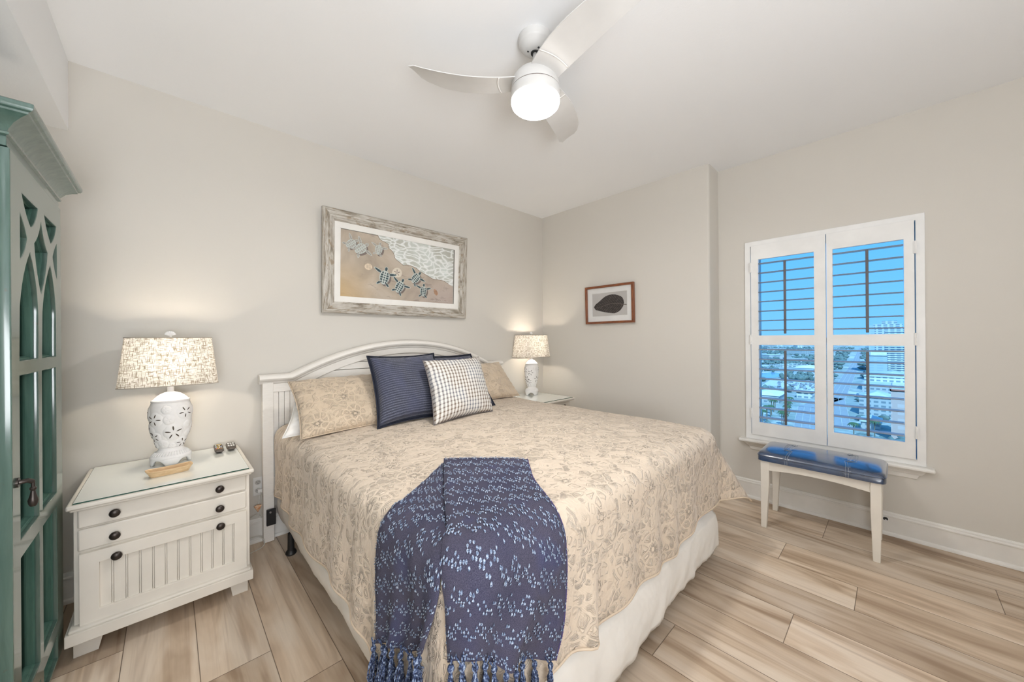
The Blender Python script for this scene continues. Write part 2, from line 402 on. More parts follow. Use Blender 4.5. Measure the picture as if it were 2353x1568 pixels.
# ------------------------------------------------------------------ unseen window added behind the camera to go with the fill light
w2 = bpy.data.objects.new('added_rear_window', None); COL.objects.link(w2); w2.location = (-.25, NY, .4); w2['kind'] = 'structure'
shape('window_frame', panel_mesh([(-.78, .4), (.30, .4), (.30, 2.36), (-.78, 2.36)], [[(-.71, .47), (-.27, .47), (-.27, 2.29), (-.71, 2.29)], [(-.21, .47), (.23, .47), (.23, 2.29), (-.21, 2.29)]], .02, .002,
      Matrix(((1, 0, 0, 0), (0, 0, 1, NY + .02), (0, 1, 0, 0), (0, 0, 0, 1)))), SHUT, w2)
shape('pane', MB().box(-.72, .24, NY + .002, NY + .008, .46, 2.30), simple('added_window_pane', (.8, .83, .86), .6), w2)

# ------------------------------------------------------------------ small fittings on walls
t = thing('cable_outlet', 'small black cable hole with a white ring in the baseboard behind the bench', 'cable outlet', (WX - .013, .048, .102))
def ring_x(mb, x, y, z, r0, r1, th, seg=20):
    vs = []
    for i in range(seg):
        a = 2 * pi * i / seg
        for r_, dx in ((r0, 0), (r1, 0), (r1, -th), (r0, -th)): vs.append((x + dx, y + r_ * cos(a), z + r_ * sin(a)))
    return mb.add(vs, [(4 * i + k, 4 * ((i + 1) % seg) + k, 4 * ((i + 1) % seg) + (k + 1) % 4, 4 * i + (k + 1) % 4) for i in range(seg) for k in range(4)])
shape('ring', ring_x(MB(), WX - .0125, .048, .102, .012, .0155, .003), PLASTIC, t)
shape('dark_opening', MB().tube([(WX - .012, .048, .102), (WX - .0142, .048, .102)], .012, 20), RUBBER, t)
shape('plug', MB().tube([(WX - .0143, .047, .094), (WX - .022, .047, .092)], .005, 10), PLASTIC, t)

t = thing('wall_outlet', 'white duplex electrical outlet low on the wall between nightstand and headboard', 'outlet', (.416, D - .002, .36))
shape('cover_plate', MB().box(.388, .442, D - .006, D, .300, .418), PLASTIC, t, bevel=.002)
for z in (.385, .333):
    s_ = shape('socket', MB().prism([(.415 + .0165 * cos(a) * 1, z + .0150 * sin(a)) for a in [2 * pi * k / 20 for k in range(20)]], lambda x, z_: (x, D - .0085, z_), lambda x, z_: (x, D - .005, z_)), simple('socket_grey', (.5, .49, .47), .4), t)
    sl = MB()
    for dx in (-.006, .006): sl.box(.415 + dx - .0012, .415 + dx + .0012, D - .0092, D - .0084, z - .001, z + .008)
    sl.ball((.415, D - .0086, z - .007), .0025, .0006, .0025, 8, 6)
    shape('slots', sl, RUBBER, s_)
def wavy(pts, n=8):
    out = []
    P = [Vector(p) for p in pts]
    for i in range(len(P) - 1):
        a, b, c_, d_ = P[max(i - 1, 0)], P[i], P[i + 1], P[min(i + 2, len(P) - 1)]
        for k in range(n):
            s = k / n; out.append(.5 * ((2 * b) + (c_ - a) * s + (2 * a - 5 * b + 4 * c_ - d_) * s * s + (3 * b - a - 3 * c_ + d_) * s ** 3))
    return out + [P[-1]]
t = thing('power_cord', 'white power cord hanging from the wall outlet and looping over the baseboard', 'cord', (.42, D - .02, .33))
shape('plug', MB().box(.410, .434, D - .034, D - .0095, .322, .345), PLASTIC, t, bevel=.003)
CORDM = simple('cord_white', (.62, .6, .55), .5)
shape('cord', MB().tube(wavy([(.425, D - .032, .33), (.43, D - .035, .29), (.432, D - .03, .2), (.43, D - .028, .165), (.40, D - .035, .185), (.36, D - .03, .17), (.31, D - .03, .16)]), .0028, 6), CORDM, t, smooth=True)
shape('loose_loop', MB().tube(wavy([(.30, D - .05, .045), (.36, D - .05, .055), (.41, D - .055, .05), (.432, D - .10, .035), (.42, D - .12, .008), (.36, D - .14, .004), (.30, D - .16, .004)]), .0026, 6), CORDM, t, smooth=True)
t = thing('hanging_ornament', 'small amber shell-shaped ornament on a thin cord beneath the wall outlet', 'ornament', (.41, D - .03, .24))
AMBER = NT('amber_resin'); AMBER.set(col=AMBER.ramp(AMBER.noise(AMBER.coord(), 60, 2), [(.35, (.62, .27, .12)), (.65, (.85, .62, .42))]), rough=.25); AMBER = AMBER.m
orn = MB()
for i in range(7):
    a = lerp(-.5, .5, i / 6); tp = Vector((.410 + sin(a) * .036, D - .035, .207 + cos(a) * .042))
    orn.tube([(.410, D - .035, .203), tuple(tp)], .0045, 8, taper=lambda q: .35 + .9 * q)
shape('shell', orn, AMBER, t, smooth=True)
shape('cord', MB().tube(wavy([(.410, D - .034, .205), (.411, D - .03, .185), (.424, D - .03, .16), (.43, D - .03, .15)]), .0018, 6), PLASTIC, t)
shape('hanger', MB().tube([(.412, D - .03, .243), (.42, D - .02, .30)], .0018, 6), PLASTIC, t)

# ================================================================== BED
BX0, BX1, BY0, BY1 = .50, 2.44, .735, 2.80
RC, RR = .11, .075
TZ = .748
CX0, CX1, CY0 = BX0 + RC, BX1 - RC, BY0 + RC
def spread_pt(a, b, off=0.0):
    """cloth coordinates (a, b) laid over the mattress: rounded edges, overhang falling down, flaring at the corners"""
    da = 0.0; sx = 1
    if a < CX0: da = CX0 - a; sx = -1
    elif a > CX1: da = a - CX1
    db = max(CY0 - b, 0.0)
    qx = min(max(a, CX0), CX1); qy = max(b, CY0)
    L = (da ** 4 + db ** 4) ** .25; n = hypot(da, db)
    top = TZ + .018 * sst(min(a - BX0, BX1 - a), 0, .5) * sst(b - BY0, 0, .45) + .004 * sin(a * 7 + b * 3) * sin(b * 6 - a * 2)
    if n < 1e-9: return (a, b, top + off)
    nx, ny = sx * da / n, -db / n
    cf = (2 * da * db / (n * n)) ** 2
    Lf = RC - RR; arc = RR * pi / 2
    if L <= Lf: out = L; down = 0; nz = 1; no = 0
    elif L <= Lf + arc:
        ph = (L - Lf) / RR; out = Lf + RR * sin(ph); down = RR * (1 - cos(ph)); nz = cos(ph); no = sin(ph)
    else:
        d = L - Lf - arc
        fl = .03 + (.50 if sx > 0 else .20) * cf
        if db == 0 and sx > 0: fl = .03 * sst(1.75 - b, 0, .5)
        w = .010 * sin(23 * (qx - qy) + 2.0 * sin(5 * (qx + qy))) * min(1, d / .25) * (1 - cf)
        if db == 0 and sx > 0: w *= .3
        pl = .06 * math.exp(-((qx - .98 - .25 * (.45 - d)) / .05) ** 2) * sst(d, .05, .4) if db > 0 and da == 0 else 0
        out = RC + fl * d + w + pl; down = RR + d / sqrt(1 + fl * fl); nz = .1; no = 1
    return (qx + nx * (out + no * off), qy + ny * (out + no * off), top - down + nz * off)

def quilt_height(t, uv, dens=1.45):
    """embossed floral medallions with petals and scrolls, stitched ribs between them; returns height"""
    v = t.scale(uv, dens)
    wob = t.noise(v, 5, 2, out='Color')
    vw = t.vmath('ADD', v, t.vmath('MULTIPLY', t.vmath('SUBTRACT', wob, (.5, .5, .5)), (.05, .05, 0)))
    vo = t.n('TexVoronoi', voronoi_dimensions='2D'); t.put(vo.inputs['Vector'], vw); vo.inputs['Scale'].default_value = 3.3; vo.inputs['Randomness'].default_value = .45
    dv = t.vmath('SUBTRACT', t.vmath('MULTIPLY', vw, (3.3, 3.3, 0)), t.vmath('MULTIPLY', vo.outputs['Position'], (3.3, 3.3, 0)))
    s = t.sep(dv); ang = t.math('ARCTAN2', s[1], s[0]); dist = vo.outputs['Distance']
    # petals: cells laid out in rings and sectors round each flower centre, puffed between stitched creases
    polar = t.comb(t.math('MULTIPLY', dist, 5.2), t.math('MULTIPLY', ang, 1.43), t.math('MULTIPLY', t.sep(vo.outputs['Position'])[0], 3.0))
    pv = t.n('TexVoronoi', feature='DISTANCE_TO_EDGE'); t.put(pv.inputs['Vector'], polar); pv.inputs['Scale'].default_value = 1.0; pv.inputs['Randomness'].default_value = .55
    pe = pv.outputs['Distance']
    petals = t.math('ADD', t.ramp(pe, [(.0, 0.0), (.05, .35), (.30, 1.0)]), t.math('MULTIPLY', t.math('SINE', t.math('MULTIPLY', pe, 46.0)), .13))
    heart = t.ramp(dist, [(.0, 1.0), (.045, .95), (.060, 0.0), (.075, 0.0), (.09, .4)])
    fmask = t.ramp(dist, [(.40, 1.0), (.50, 0.0)])
    sv = t.n('TexVoronoi', feature='DISTANCE_TO_EDGE', voronoi_dimensions='2D'); t.put(sv.inputs['Vector'], t.vmath('ADD', v, t.vmath('MULTIPLY', t.noise(v, 9, 2, out='Color'), (.16, .16, 0)))); sv.inputs['Scale'].default_value = 15.0
    se = sv.outputs['Distance']
    scroll = t.math('ADD', t.ramp(se, [(.0, 0.0), (.05, .4), (.3, 1.0)]), t.math('MULTIPLY', t.math('SINE', t.math('MULTIPLY', se, 52.0)), .14))
    xy = t.sep(v); ribs = t.math('MULTIPLY_ADD', t.math('SINE', t.math('MULTIPLY', t.math('ADD', xy[0], xy[1]), 520.0)), .12, .35)
    smask = t.ramp(t.noise(t.scale(v, 1, (3.1, 7.7, 0)), 8.0, 0, .4, 1.1), [(.40, 0.0), (.46, 1.0)])
    bg_ = t.n('Mix'); t.put(bg_.inputs[0], smask); t.put(bg_.inputs[2], ribs); t.put(bg_.inputs[3], scroll)
    mx = t.n('Mix'); t.put(mx.inputs[0], fmask); t.put(mx.inputs[2], bg_.outputs[0]); t.put(mx.inputs[3], petals)
    return t.math('MAXIMUM', mx.outputs[0], t.math('MULTIPLY', heart, 1.1))
def m_quilt(name, col, st=1.0, dist=.0110):
    t = NT(name); uv = t.coord('UV'); h = quilt_height(t, uv)
    puck = t.noise(t.scale(uv, (1, 1, 1)), 16, 3, .6, .5)
    hh = t.math('ADD', h, t.math('MULTIPLY', puck, .9))
    weave = t.noise(uv, 900, 1)
    c = t.ramp(t.noise(uv, 3, 2), [(.3, tuple(x * .97 for x in col)), (.7, col)])
    t.set(col=c, rough=.62, sheen=.25, spec=.35, normal=t.bump(weave, .12, .0006, t.bump(hh, st, dist))); return t.m
QUILT = m_quilt('tan_embossed_quilt', (.665, .555, .44))
SHAMM = m_quilt('tan_embossed_sham', (.60, .485, .36), 1.0, .0080)

# ---- bedspread
def wobble(s, amp, k, ph): return amp * (sin(k * s + ph) + .5 * sin(2.3 * k * s + 1.7 * ph))
a0, a1, b0 = CX0 - .515, CX1 + .455, CY0 - .525
def sp_ab(u, v):
    a = lerp(a0, a1, u); b = lerp(b0, BY1 - .02, v)
    # the hem wanders a little
    if a < CX0: a = CX0 - (CX0 - a) * (1 + wobble(b, .02, 6, 1.0) + .10 * math.exp(-((b - 1.18) / .1) ** 2) - .05 * sst(b, 2.2, 2.8))
    if b < CY0: b = CY0 - (CY0 - b) * (1 + wobble(a, .018, 5, .4) - .10 * sst(a, 1.6, 2.5))
    return a, b
def spf(u, v):
    a, b = sp_ab(u, v); return spread_pt(a, b, .008 + .0016 * noise.noise(Vector((a * 9, b * 9, 0))) + .004 * noise.noise(Vector((a * 3.1, b * 2.3, 4))))
sp_m = MB().grid(spf, 230, 210, lambda u, v: sp_ab(u, v))
bs = thing('bedspread', 'tan quilted bedspread with embossed flowers spread over the king bed', 'bedspread', (1.47, 1.7, .2))
shape('quilt', sp_m, QUILT, bs, smooth=True, solid=.006)
def hem_edge(n=420):
    P = []
    for i in range(n + 1):
        s = 3 * i / n
        if s < 1: u, v = 0, 1 - s
        elif s < 2: u, v = s - 1, 0
        else: u, v = 1, s - 2
        p = Vector(spf(u, v)); P.append(p)
    return P
BIND = simple('hem_binding_tan', (.66, .54, .41), .7, .05, 30, 200, .3)
shape('hem_binding', MB().tube(hem_edge(), .0045, 6), BIND, bs, smooth=True)

# ---- mattress, box spring, frame, headboard: each its own thing
def rbox(mb, x0, x1, y0, y1, z0, z1, r=.09, e=.03, n=6, bulge=0):
    """rounded-corner slab with soft top and bottom edges"""
    def ring(ins, z, blg=0):
        P = []
        for (cx_, cy_, a) in ((x1 - r, y1 - r, 0), (x0 + r, y1 - r, 90), (x0 + r, y0 + r, 180), (x1 - r, y0 + r, 270)):
            for k in range(n + 1):
                t_ = radians(a + 90 * k / n); P.append((cx_ + (r - ins + blg) * cos(t_), cy_ + (r - ins + blg) * sin(t_), z))
        return P
    rings = [ring(e, z0)] + [ring(e * (1 - sin(radians(q))), z0 + e * (1 - cos(radians(q)))) for q in (30, 60, 90)] + [ring(0, (z0 + z1) / 2, bulge)]
    rings += [ring(e * (1 - cos(radians(q))), z1 - e * (1 - sin(radians(q)))) for q in (0, 30, 60)] + [ring(e, z1)]
    k = len(rings[0]); vs = [p for R_ in rings for p in R_]
    fs = [(i * k + j, i * k + (j + 1) % k, (i + 1) * k + (j + 1) % k, (i + 1) * k + j) for i in range(len(rings) - 1) for j in range(k)]
    return mb.add(vs, fs + [tuple(range(k))[::-1], tuple(range((len(rings) - 1) * k, len(rings) * k))])
tag(shape('mattress', rbox(MB(), BX0 + .012, BX1 - .012, BY0 + .012, BY1 - .01, .272, .742, .1, .035), SHEET, smooth='auto', angle=50), 'thick king mattress in a pale lavender-white sheet under the tan bedspread', 'mattress')
# cover of the box spring: a soft skirt with a wavy lower edge
def skirt(u, v):
    per = [(BX0 + .012, BY1 - .02), (BX0 + .012, BY0 + .10), (BX0 + .10, BY0 + .005), (BX1 - .10, BY0 + .005), (BX1 - .012, BY0 + .10), (BX1 - .012, BY1 - .02)]
    ls = [hypot(q[0] - p[0], q[1] - p[1]) for p, q in zip(per, per[1:])]; T = sum(ls); s = u * T
    for (p, q, l) in zip(per, per[1:], ls):
        if s <= l + 1e-9: break
        s -= l
    k = min(1, s / l); x, y = lerp(p[0], q[0], k), lerp(p[1], q[1], k)
    nx, ny = (p[1] - q[1]) / l * -1, (q[0] - p[0]) / l * -1
    foot = sst(-y, -1.0, -.75)
    S = u * T
    w = (.016 * noise.noise(Vector((S * 4.2, 0, 1))) + .010 * noise.noise(Vector((S * 13, v * 2, 5))) + .004 * noise.noise(Vector((S * 34, v * 5, 9)))) * (1 - v) ** 1.2 * (.45 + .75 * foot)
    zb = lerp(.125 + .010 * sin(7 * S), lerp(.015, .085, sst(x, .6, 2.3)) + .016 * noise.noise(Vector((S * 5, 3, 3))) + .008 * noise.noise(Vector((S * 17, 1, 8))), foot)
    w += .02 * foot * (1 - v) - .018 * (1 - v) ** 2 * (1 - foot)
    z = lerp(zb, .298, v)
    pf = .012 * sin(pi * v) - .040 * sst(v, .86, 1)
    return (x + nx * (w + pf), y + ny * (w + pf), z)
bx = thing('box_spring', 'box spring in a loose cream cover under the mattress', 'box spring', (1.47, 1.7, .03))
shape('cover', MB().grid(skirt, 300, 14), SKIRT, bx, smooth=True, solid=.003)
shape('foundation', MB().box(BX0 + .03, BX1 - .03, BY0 + .03, BY1 - .02, .15, .270), SKIRT, bx, bevel=.01)
bf = thing('bed_frame', 'black metal bed frame with rounded feet under the box spring', 'bed frame', (1.47, 1.7, 0))
fr = MB()
for x0, x1 in ((BX0 + .04, BX0 + .08), (BX1 - .08, BX1 - .04)): fr.box(x0, x1, BY0 + .08, BY1 - .02, .132, .15)
for y in (BY0 + .35, 1.7, 2.55): fr.box(BX0 + .04, BX1 - .04, y - .02, y + .02, .125, .145)
shape('rails', fr, BLACK, bf)
for x in (BX0 + .035, 1.47, BX1 - .035):
    for y in (BY0 + .35, 2.555):
        shape('leg', MB().lathe([(.0, 0), (.026, 0), (.031, .008), (.028, .020), (.019, .030), (.017, .13), (0, .13)], (x, y, 0), 20), BLACK, bf, smooth='auto')
shape('bracket', MB().box(.446, .497, 2.772, 2.786, .118, .222), BLACK, bf, bevel=.003)
shape('bolt', MB().tube([(.466, 2.771, .205), (.466, 2.766, .205)], .006, 10), simple('bolt_steel', (.5, .5, .5), .3, metal=1.0), bf)

# ---- headboard
hb = thing('headboard', 'white painted arched headboard with horizontal planks standing against the wall', 'headboard', (1.46, 2.82, 0))
XM = 1.455
def arch(x, zpk, zend, half, flat):
    """symmetric eyebrow arch"""
    d_ = abs(x - XM)
    if d_ > half: return zend
    q = d_ / half; return zend + (zpk - zend) * (1 - q ** 2.05) + flat * 0
HW = 1.04       # half width
def arch_pts(zpk, zend, half, n=60, ext=HW):
    P = [(XM - ext, zend)] if ext > half else []
    P += [(XM + half * (2 * i / n - 1), arch(XM + half * (2 * i / n - 1), zpk, zend, half, 0)) for i in range(n + 1)]
    if ext > half: P.append((XM + ext, zend))
    return P
def ribbon(mb, top, prof):
    """sweep a section (depth from wall side y, drop below the line) along the arch line; section closed"""
    n = len(prof); vs = []
    for i, (x, z) in enumerate(top):
        a = top[max(i - 1, 0)]; b = top[min(i + 1, len(top) - 1)]; tx, tz = b[0] - a[0], b[1] - a[1]; l = hypot(tx, tz); nx, nz = tz / l, -tx / l   # pointing down
        for y, dr in prof: vs.append((x + nx * dr * .75, y, z + nz * dr))
    fs = [(i * n + k, i * n + (k + 1) % n, (i + 1) * n + (k + 1) % n, (i + 1) * n + k) for i in range(len(top) - 1) for k in range(n)]
    return mb.add(vs, fs + [tuple(range(n)), tuple(range((len(top) - 1) * n, len(top) * n))[::-1]])
rail = arch_pts(1.306, 1.090, .86)
shape('top_rail', ribbon(MB(), rail, [(2.845, .0), (2.80, .0), (2.785, .004), (2.774, .014), (2.770, .026), (2.774, .036), (2.782, .042), (2.796, .046), (2.796, .050), (2.80, .058), (2.806, .062), (2.845, .062)]), HEADB, hb, smooth='auto', angle=40)
# arched board below the rail
line1 = arch_pts(1.262, 1.046, .86, ext=1.025); line2 = arch_pts(1.198, .930, .815, ext=1.02)
def clipz(pts, zmin): return [(x, max(z, zmin)) for x, z in pts]
out = arch_pts(1.262, 1.046, .86, ext=1.02)
inn = [(XM - .815 + 1.63 * i / 60, arch(XM - .815 + 1.63 * i / 60, 1.200, .965, .90, 0)) for i in range(61)]
inn = [(x, 1.200 - (1.200 - .985) * (abs(x - XM) / .815) ** 2.05) for x, _ in inn]
poly = out + [(XM + 1.02, .972), (XM + .815, .972)] + inn[::-1] + [(XM - .815, .972), (XM - 1.02, .972)]
shape('arched_board', MB().prism(poly, lambda x, z: (x, 2.808, z), lambda x, z: (x, 2.832, z)), HEADB, hb, bevel=.002, seg=1)
# planks behind (with grooves)
g = MB(); zz = 1.20
while zz > .40:
    z0 = zz - .0545
    xs = .82 if zz < .985 else .815 * ((1.208 - z0) / .223) ** .49
    g.box(XM - min(xs, .82), XM + min(xs, .82), 2.819, 2.838, z0 + .0020, zz - .0020); zz -= .0545
shape('plank_panel', g, HEADB, hb, bevel=.0026, seg=1)
shape('backing', MB().box(XM - .98, XM + .98, 2.836, 2.846, .30, .96), HEADB, hb)
for x0, x1 in ((XM - 1.022, XM - .962), (XM + .962, XM + 1.022)):
    shape('post', MB().box(x0, x1, 2.798, 2.845, .004, 1.046), HEADB, hb, bevel=.003)
for sgn in (-1, 1):
    a, b = sorted((XM + sgn * .962, XM + sgn * .80)); bb = MB()
    n = 5
    for i in range(n): bb.box(a + (b - a) * i / n + .001, a + (b - a) * (i + 1) / n - .001, 2.817, 2.836, .30, .975)
    shape('side_panel', bb, HEADB, hb, bevel=.0015, seg=1)
shape('cross_board', MB().box(XM - 1.0, XM + 1.0, 2.806, 2.834, .30, .42), HEADB, hb, bevel=.002)

# ================================================================== PILLOWS
def cushion(name, label, cat, BL, BR, TL, mat, thick, group=None, flange=0, puff=.42, pin=.07, n=56, uvs=1.0, wr=.006, parts=None, seed=0, lean=0, pipe=None):
    """soft cushion spanned by its bottom-left, bottom-right and top-left corners (front face towards the camera side)"""
    BL, BR, TL = Vector(BL), Vector(BR), Vector(TL); ex = BR - BL; ey = TL - BL; w, h = ex.length, ey.length; ex /= w; ey = ey.normalized(); ez = ex.cross(ey).normalized()
    root = thing(name, label, cat, tuple(BL + ex * w / 2), group)
    def f(u, v, sd):
        p, q = 2 * u - 1, 2 * v - 1
        # edges pull in between the corners
        px = p * (1 - pin * (1 - q * q) * abs(p) ** 1.5); qy = q * (1 - pin * (1 - p * p) * abs(q) ** 1.5)
        k = max(0, 1 - abs(p) ** 2.6) * max(0, 1 - abs(q) ** 2.6); t_ = thick * .5 * k ** puff
        nz = noise.noise(Vector((p * 2.3 + seed, q * 2.1, sd * 3 + seed))); e_ = (max(abs(p), abs(q))) ** 4
        t_ += wr * nz * (k ** .3) + wr * (.28 if mat is PCASE else .6) * sin(24 * (p if abs(q) > abs(p) else q) + 5 * nz + seed) * sst(e_, .25, .8) * (k ** .3)
        sag = -.02 * h * (1 - q) * .5 * (k ** .5)
        c = BL + ex * (w * (px + 1) / 2) + ey * (h * (qy + 1) / 2) + ez * (t_ if sd > 0 else sd * t_ * .5)
        return c
    def surf(u, v): return f(u, v, 1)
    mb = MB().grid(surf, n, n, lambda u, v: (u * w * uvs, v * h * uvs)).grid(lambda u, v: f(u, v, -1), n, n, lambda u, v: (u * w * uvs + .37, v * h * uvs + .21))
    shape('cushion_cover' if cat != 'pillow' else 'pillow_cover', mb, mat, root, smooth=True, merge=True)
    def edge(o_=0, m_=160, sd=0):
        P = []
        for i in range(m_):
            s = 4 * i / m_; k = s % 1
            u, v = [(k, 0), (1, k), (1 - k, 1), (0, 1 - k)][int(s)]
            P.append(f(u, v, 0) + ((f(u, v, 0) - f(.5, .5, 0)).normalized() * o_))
        return P
    if flange:
        E0, E1 = edge(-.004), edge(flange)
        # square up the outer flange corners
        m_ = len(E0); vs = []
        for i in range(m_):
            rip = ez * (.003 * sin(i * .9 + seed)); vs += [E0[i] + ez * .004, E1[i] + rip, E0[i] - ez * .004]
        fs = []
        for i in range(m_):
            j = (i + 1) % m_; fs += [(3 * i, 3 * i + 1, 3 * j + 1, 3 * j), (3 * i + 1, 3 * i + 2, 3 * j + 2, 3 * j + 1)]
        shape('flange', MB().add(vs, fs), pipe, root, smooth=True)
        E = E1
    else: E = edge(0)
    mbp = MB(); mbp.tube(list(E) + [E[0], E[1]], .0032 if pipe is None else .0042, 6)
    shape('piping' if pipe else 'seam', mbp, pipe or mat, root, smooth=True)
    return root, f
def m_fabric(name, col, rough=.85, sc=700):
    t = NT(name); uv = t.coord('UV'); n = t.noise(uv, sc, 2); t.set(col=t.ramp(n, [(.3, tuple(x * .7 for x in col)), (.7, tuple(x * 1.25 for x in col))]), rough=rough, normal=t.bump(n, .3, .001)); return t.m
def m_navy():
    t = NT('navy_ribbed_fabric'); uv = t.coord('UV'); s = t.sep(uv)
    w1 = t.math('MULTIPLY_ADD', t.math('SINE', t.math('MULTIPLY', t.math('ADD', s[1], t.math('MULTIPLY', t.noise(t.scale(uv, (3, 9, 1)), 3, 1), .006)), 2 * pi / .017)), .5, .5)
    dash = t.noise(t.scale(uv, (160, 520, 1)), 1.0, 2, .6); blot = t.noise(t.scale(uv, (7, 3, 1)), 1.0, 2)
    f = t.math('ADD', t.math('MULTIPLY', w1, .28), t.math('MULTIPLY', dash, .95))
    c = t.ramp(f, [(.32, (.010, .012, .020)), (.62, (.040, .046, .078)), (.86, (.17, .18, .24))])
    c = t.mix(t.ramp(blot, [(.4, 0.0), (.7, .45)]), c, (.055, .065, .14))
    t.set(col=c, rough=.8, sheen=.2, normal=t.bump(f, .5, .0016)); return t.m
NAVY = m_navy(); NAVYP = m_fabric('navy_piping', (.012, .016, .032))
def m_check():
    t = NT('gingham_check_fabric'); uv = t.coord('UV'); s = t.sep(uv); P = .0285
    def band(c_, w_, ph=0.0):
        fr_ = t.math('FRACT', t.math('ADD', t.math('DIVIDE', c_, P), ph)); return t.ramp(fr_, [(0, 1.0), (w_, 1.0), (w_ + .03, 0.0), (.97, 0.0), (1.0, 1.0)])
    wx = t.math('ADD', s[0], t.math('MULTIPLY', t.noise(uv, 9, 1), .006)); wy = t.math('ADD', s[1], t.math('MULTIPLY', t.noise(t.scale(uv, 1, (5, 2, 0)), 9, 1), .006))
    bx_ = band(wx, .42); by_ = band(wy, .30)
    grid = t.math('MULTIPLY', t.math('ADD', band(wy, .02, .5), band(wx, .02, .62)), .12)
    tint = t.noise(uv, 5, 1)
    dark = t.ramp(tint, [(.42, (.17, .125, .092)), (.58, (.175, .185, .215))])
    f1 = t.math('ADD', t.math('MULTIPLY', bx_, .60), t.math('MULTIPLY', by_, .30)); f2 = t.math('MULTIPLY', t.math('MULTIPLY', bx_, by_), .28)
    f = t.math('MINIMUM', t.math('ADD', t.math('ADD', f1, f2), grid), 1.0)
    t.set(col=t.mix(f, (.72, .70, .665), dark), rough=.85, normal=t.bump(t.noise(uv, 60, 3), .35, .002)); return t.m
CHECK = m_check()

cushion('pillow', 'white pillow tucked behind the left tan sham at the headboard', 'pillow', (.455, 2.36, .764), (1.34, 2.42, .768), (.585, 2.67, .975), PCASE, .12, pin=.05, seed=3, wr=.014)
cushion('pillow', 'white pillow tucked behind the right tan sham at the headboard', 'pillow', (1.60, 2.52, .768), (2.40, 2.52, .768), (1.60, 2.74, 1.02), PCASE, .09, pin=.05, seed=5)
cushion('pillow_sham', 'left tan embossed pillow sham, with white pillow showing beside it', 'pillow sham', (.518, 2.238, .770), (1.40, 2.31, .770), (.535, 2.60, 1.052), SHAMM, .15, seed=1, n=80, pin=.045, wr=.009)
cushion('pillow_sham', 'right tan embossed pillow sham, beside the far nightstand', 'pillow sham', (1.63, 2.43, .775), (2.42, 2.46, .772), (1.555, 2.64, 1.085), SHAMM, .13, seed=2, n=80, pin=.05, wr=.008)
cushion('throw_pillow', 'left navy ribbed square cushion with piped edges', 'cushion', (.925, 2.160, .782), (1.435, 2.190, .785), (.985, 2.455, 1.190), NAVY, .17, flange=.020, pipe=NAVYP, seed=4, pin=.10, wr=.008)
cushion('throw_pillow', 'right navy ribbed square cushion, mostly hidden behind the checked one', 'cushion', (1.44, 2.225, .785), (1.90, 2.235, .785), (1.415, 2.50, 1.172), NAVY, .11, flange=.02, pipe=NAVYP, seed=6, pin=.08)
cushion('throw_pillow', 'brown and white gingham square cushion in front of the navy ones', 'cushion', (1.198, 1.985, .770), (1.750, 2.065, .772), (1.272, 2.245, 1.165), CHECK, .17, seed=7, pin=.085, wr=.009)

# ================================================================== BLUE THROW
RL = [(0, (.864, 1.352)), (.37, (.680, 1.064)), (.64, (.552, .848)), (.76, (.472, .765)), (.88, (.390, .690)), (1, (.335, .624))]
RRt = [(0, (1.104, 1.080)), (.22, (.992, .944)), (.39, (.930, .832)), (.49, (.895, .768)), (.56, (.885, .712)), (.68, (.888, .616)), (.77, (.874, .544)), (.88, (.846, .464)), (1, (.800, .392))]
LL = [(0, (.864, 1.352)), (.2, (.696, 1.240)), (.34, (.575, 1.165)), (.45, (.500, 1.150)), (.56, (.432, 1.160)), (.7, (.320, 1.160)), (.85, (.208, 1.144)), (1, (.135, 1.136))]
LR = [(0, (.910, 1.300)), (.37, (.730, 1.040)), (.6, (.600, .870)), (.75, (.470, .770)), (.85, (.405, .752)), (.93, (.355, .755)), (1, (.305, .780))]
def smooth_pw(kn, t):
    w = .035; return tuple(sum(pw(kn, min(1, max(0, t + d_)))[i] * g_ for d_, g_ in ((-w, .25), (0, .5), (w, .25))) for i in (0, 1))
def thr_r(s, t, o=0):
    A, B = smooth_pw(RL, t), smooth_pw(RRt, t); a, b = lerp(A[0], B[0], s), lerp(A[1], B[1], s)
    hang = sst(t, .45, 1); fold = .009 * hang * sin(s * 15 + t * 5) + .013 * hang * math.exp(-((s - .60 - .15 * (1 - t)) / .06) ** 2)
    th = .010 * min(1, s * 30, (1 - s) * 14) * min(1, t * 22)
    return Vector(spread_pt(a, b, .034 + th + fold + .0025 * noise.noise(Vector((s * 5, t * 9, 1))) + o))
def thr_l(s, t, o=0):
    A, B = smooth_pw(LL, t), smooth_pw(LR, t); a, b = lerp(A[0], B[0], s), lerp(A[1], B[1], s)
    hang = sst(t, .45, 1); fold = .016 * hang * sin(s * 9.5 - t * 3 + 1.2) + .008 * hang * sin(s * 23 + t * 6)
    return Vector(spread_pt(a, b, .014 + (fold + .016 * hang) * .8 + .0045 * min(1, s * 12) + .0025 * noise.noise(Vector((s * 5, t * 9, 7))) + o))
def m_throw(name, a_, b_, c_):
    t = NT(name); uv = t.coord('UV'); s = t.sep(uv)
    wv = t.math('MULTIPLY', t.math('SINE', t.math('MULTIPLY', s[0], 2600.0)), t.math('SINE', t.math('MULTIPLY', s[1], 2600.0)))
    n = t.noise(uv, 420, 2, .7); big = t.noise(uv, 5, 2)
    c = t.ramp(big, [(.35, a_), (.55, b_), (.7, c_)]); c = t.mix(.5, c, t.ramp(n, [(.3, (.010, .009, .018)), (.72, (.15, .14, .20))]))
    t.set(col=c, rough=.95, sheen=.05, spec=.15, normal=t.bump(t.math('ADD', wv, n), .5, .0014)); return t.m
THROW = m_throw('blue_grey_weave', (.046, .050, .110), (.078, .074, .120), (.060, .076, .20))
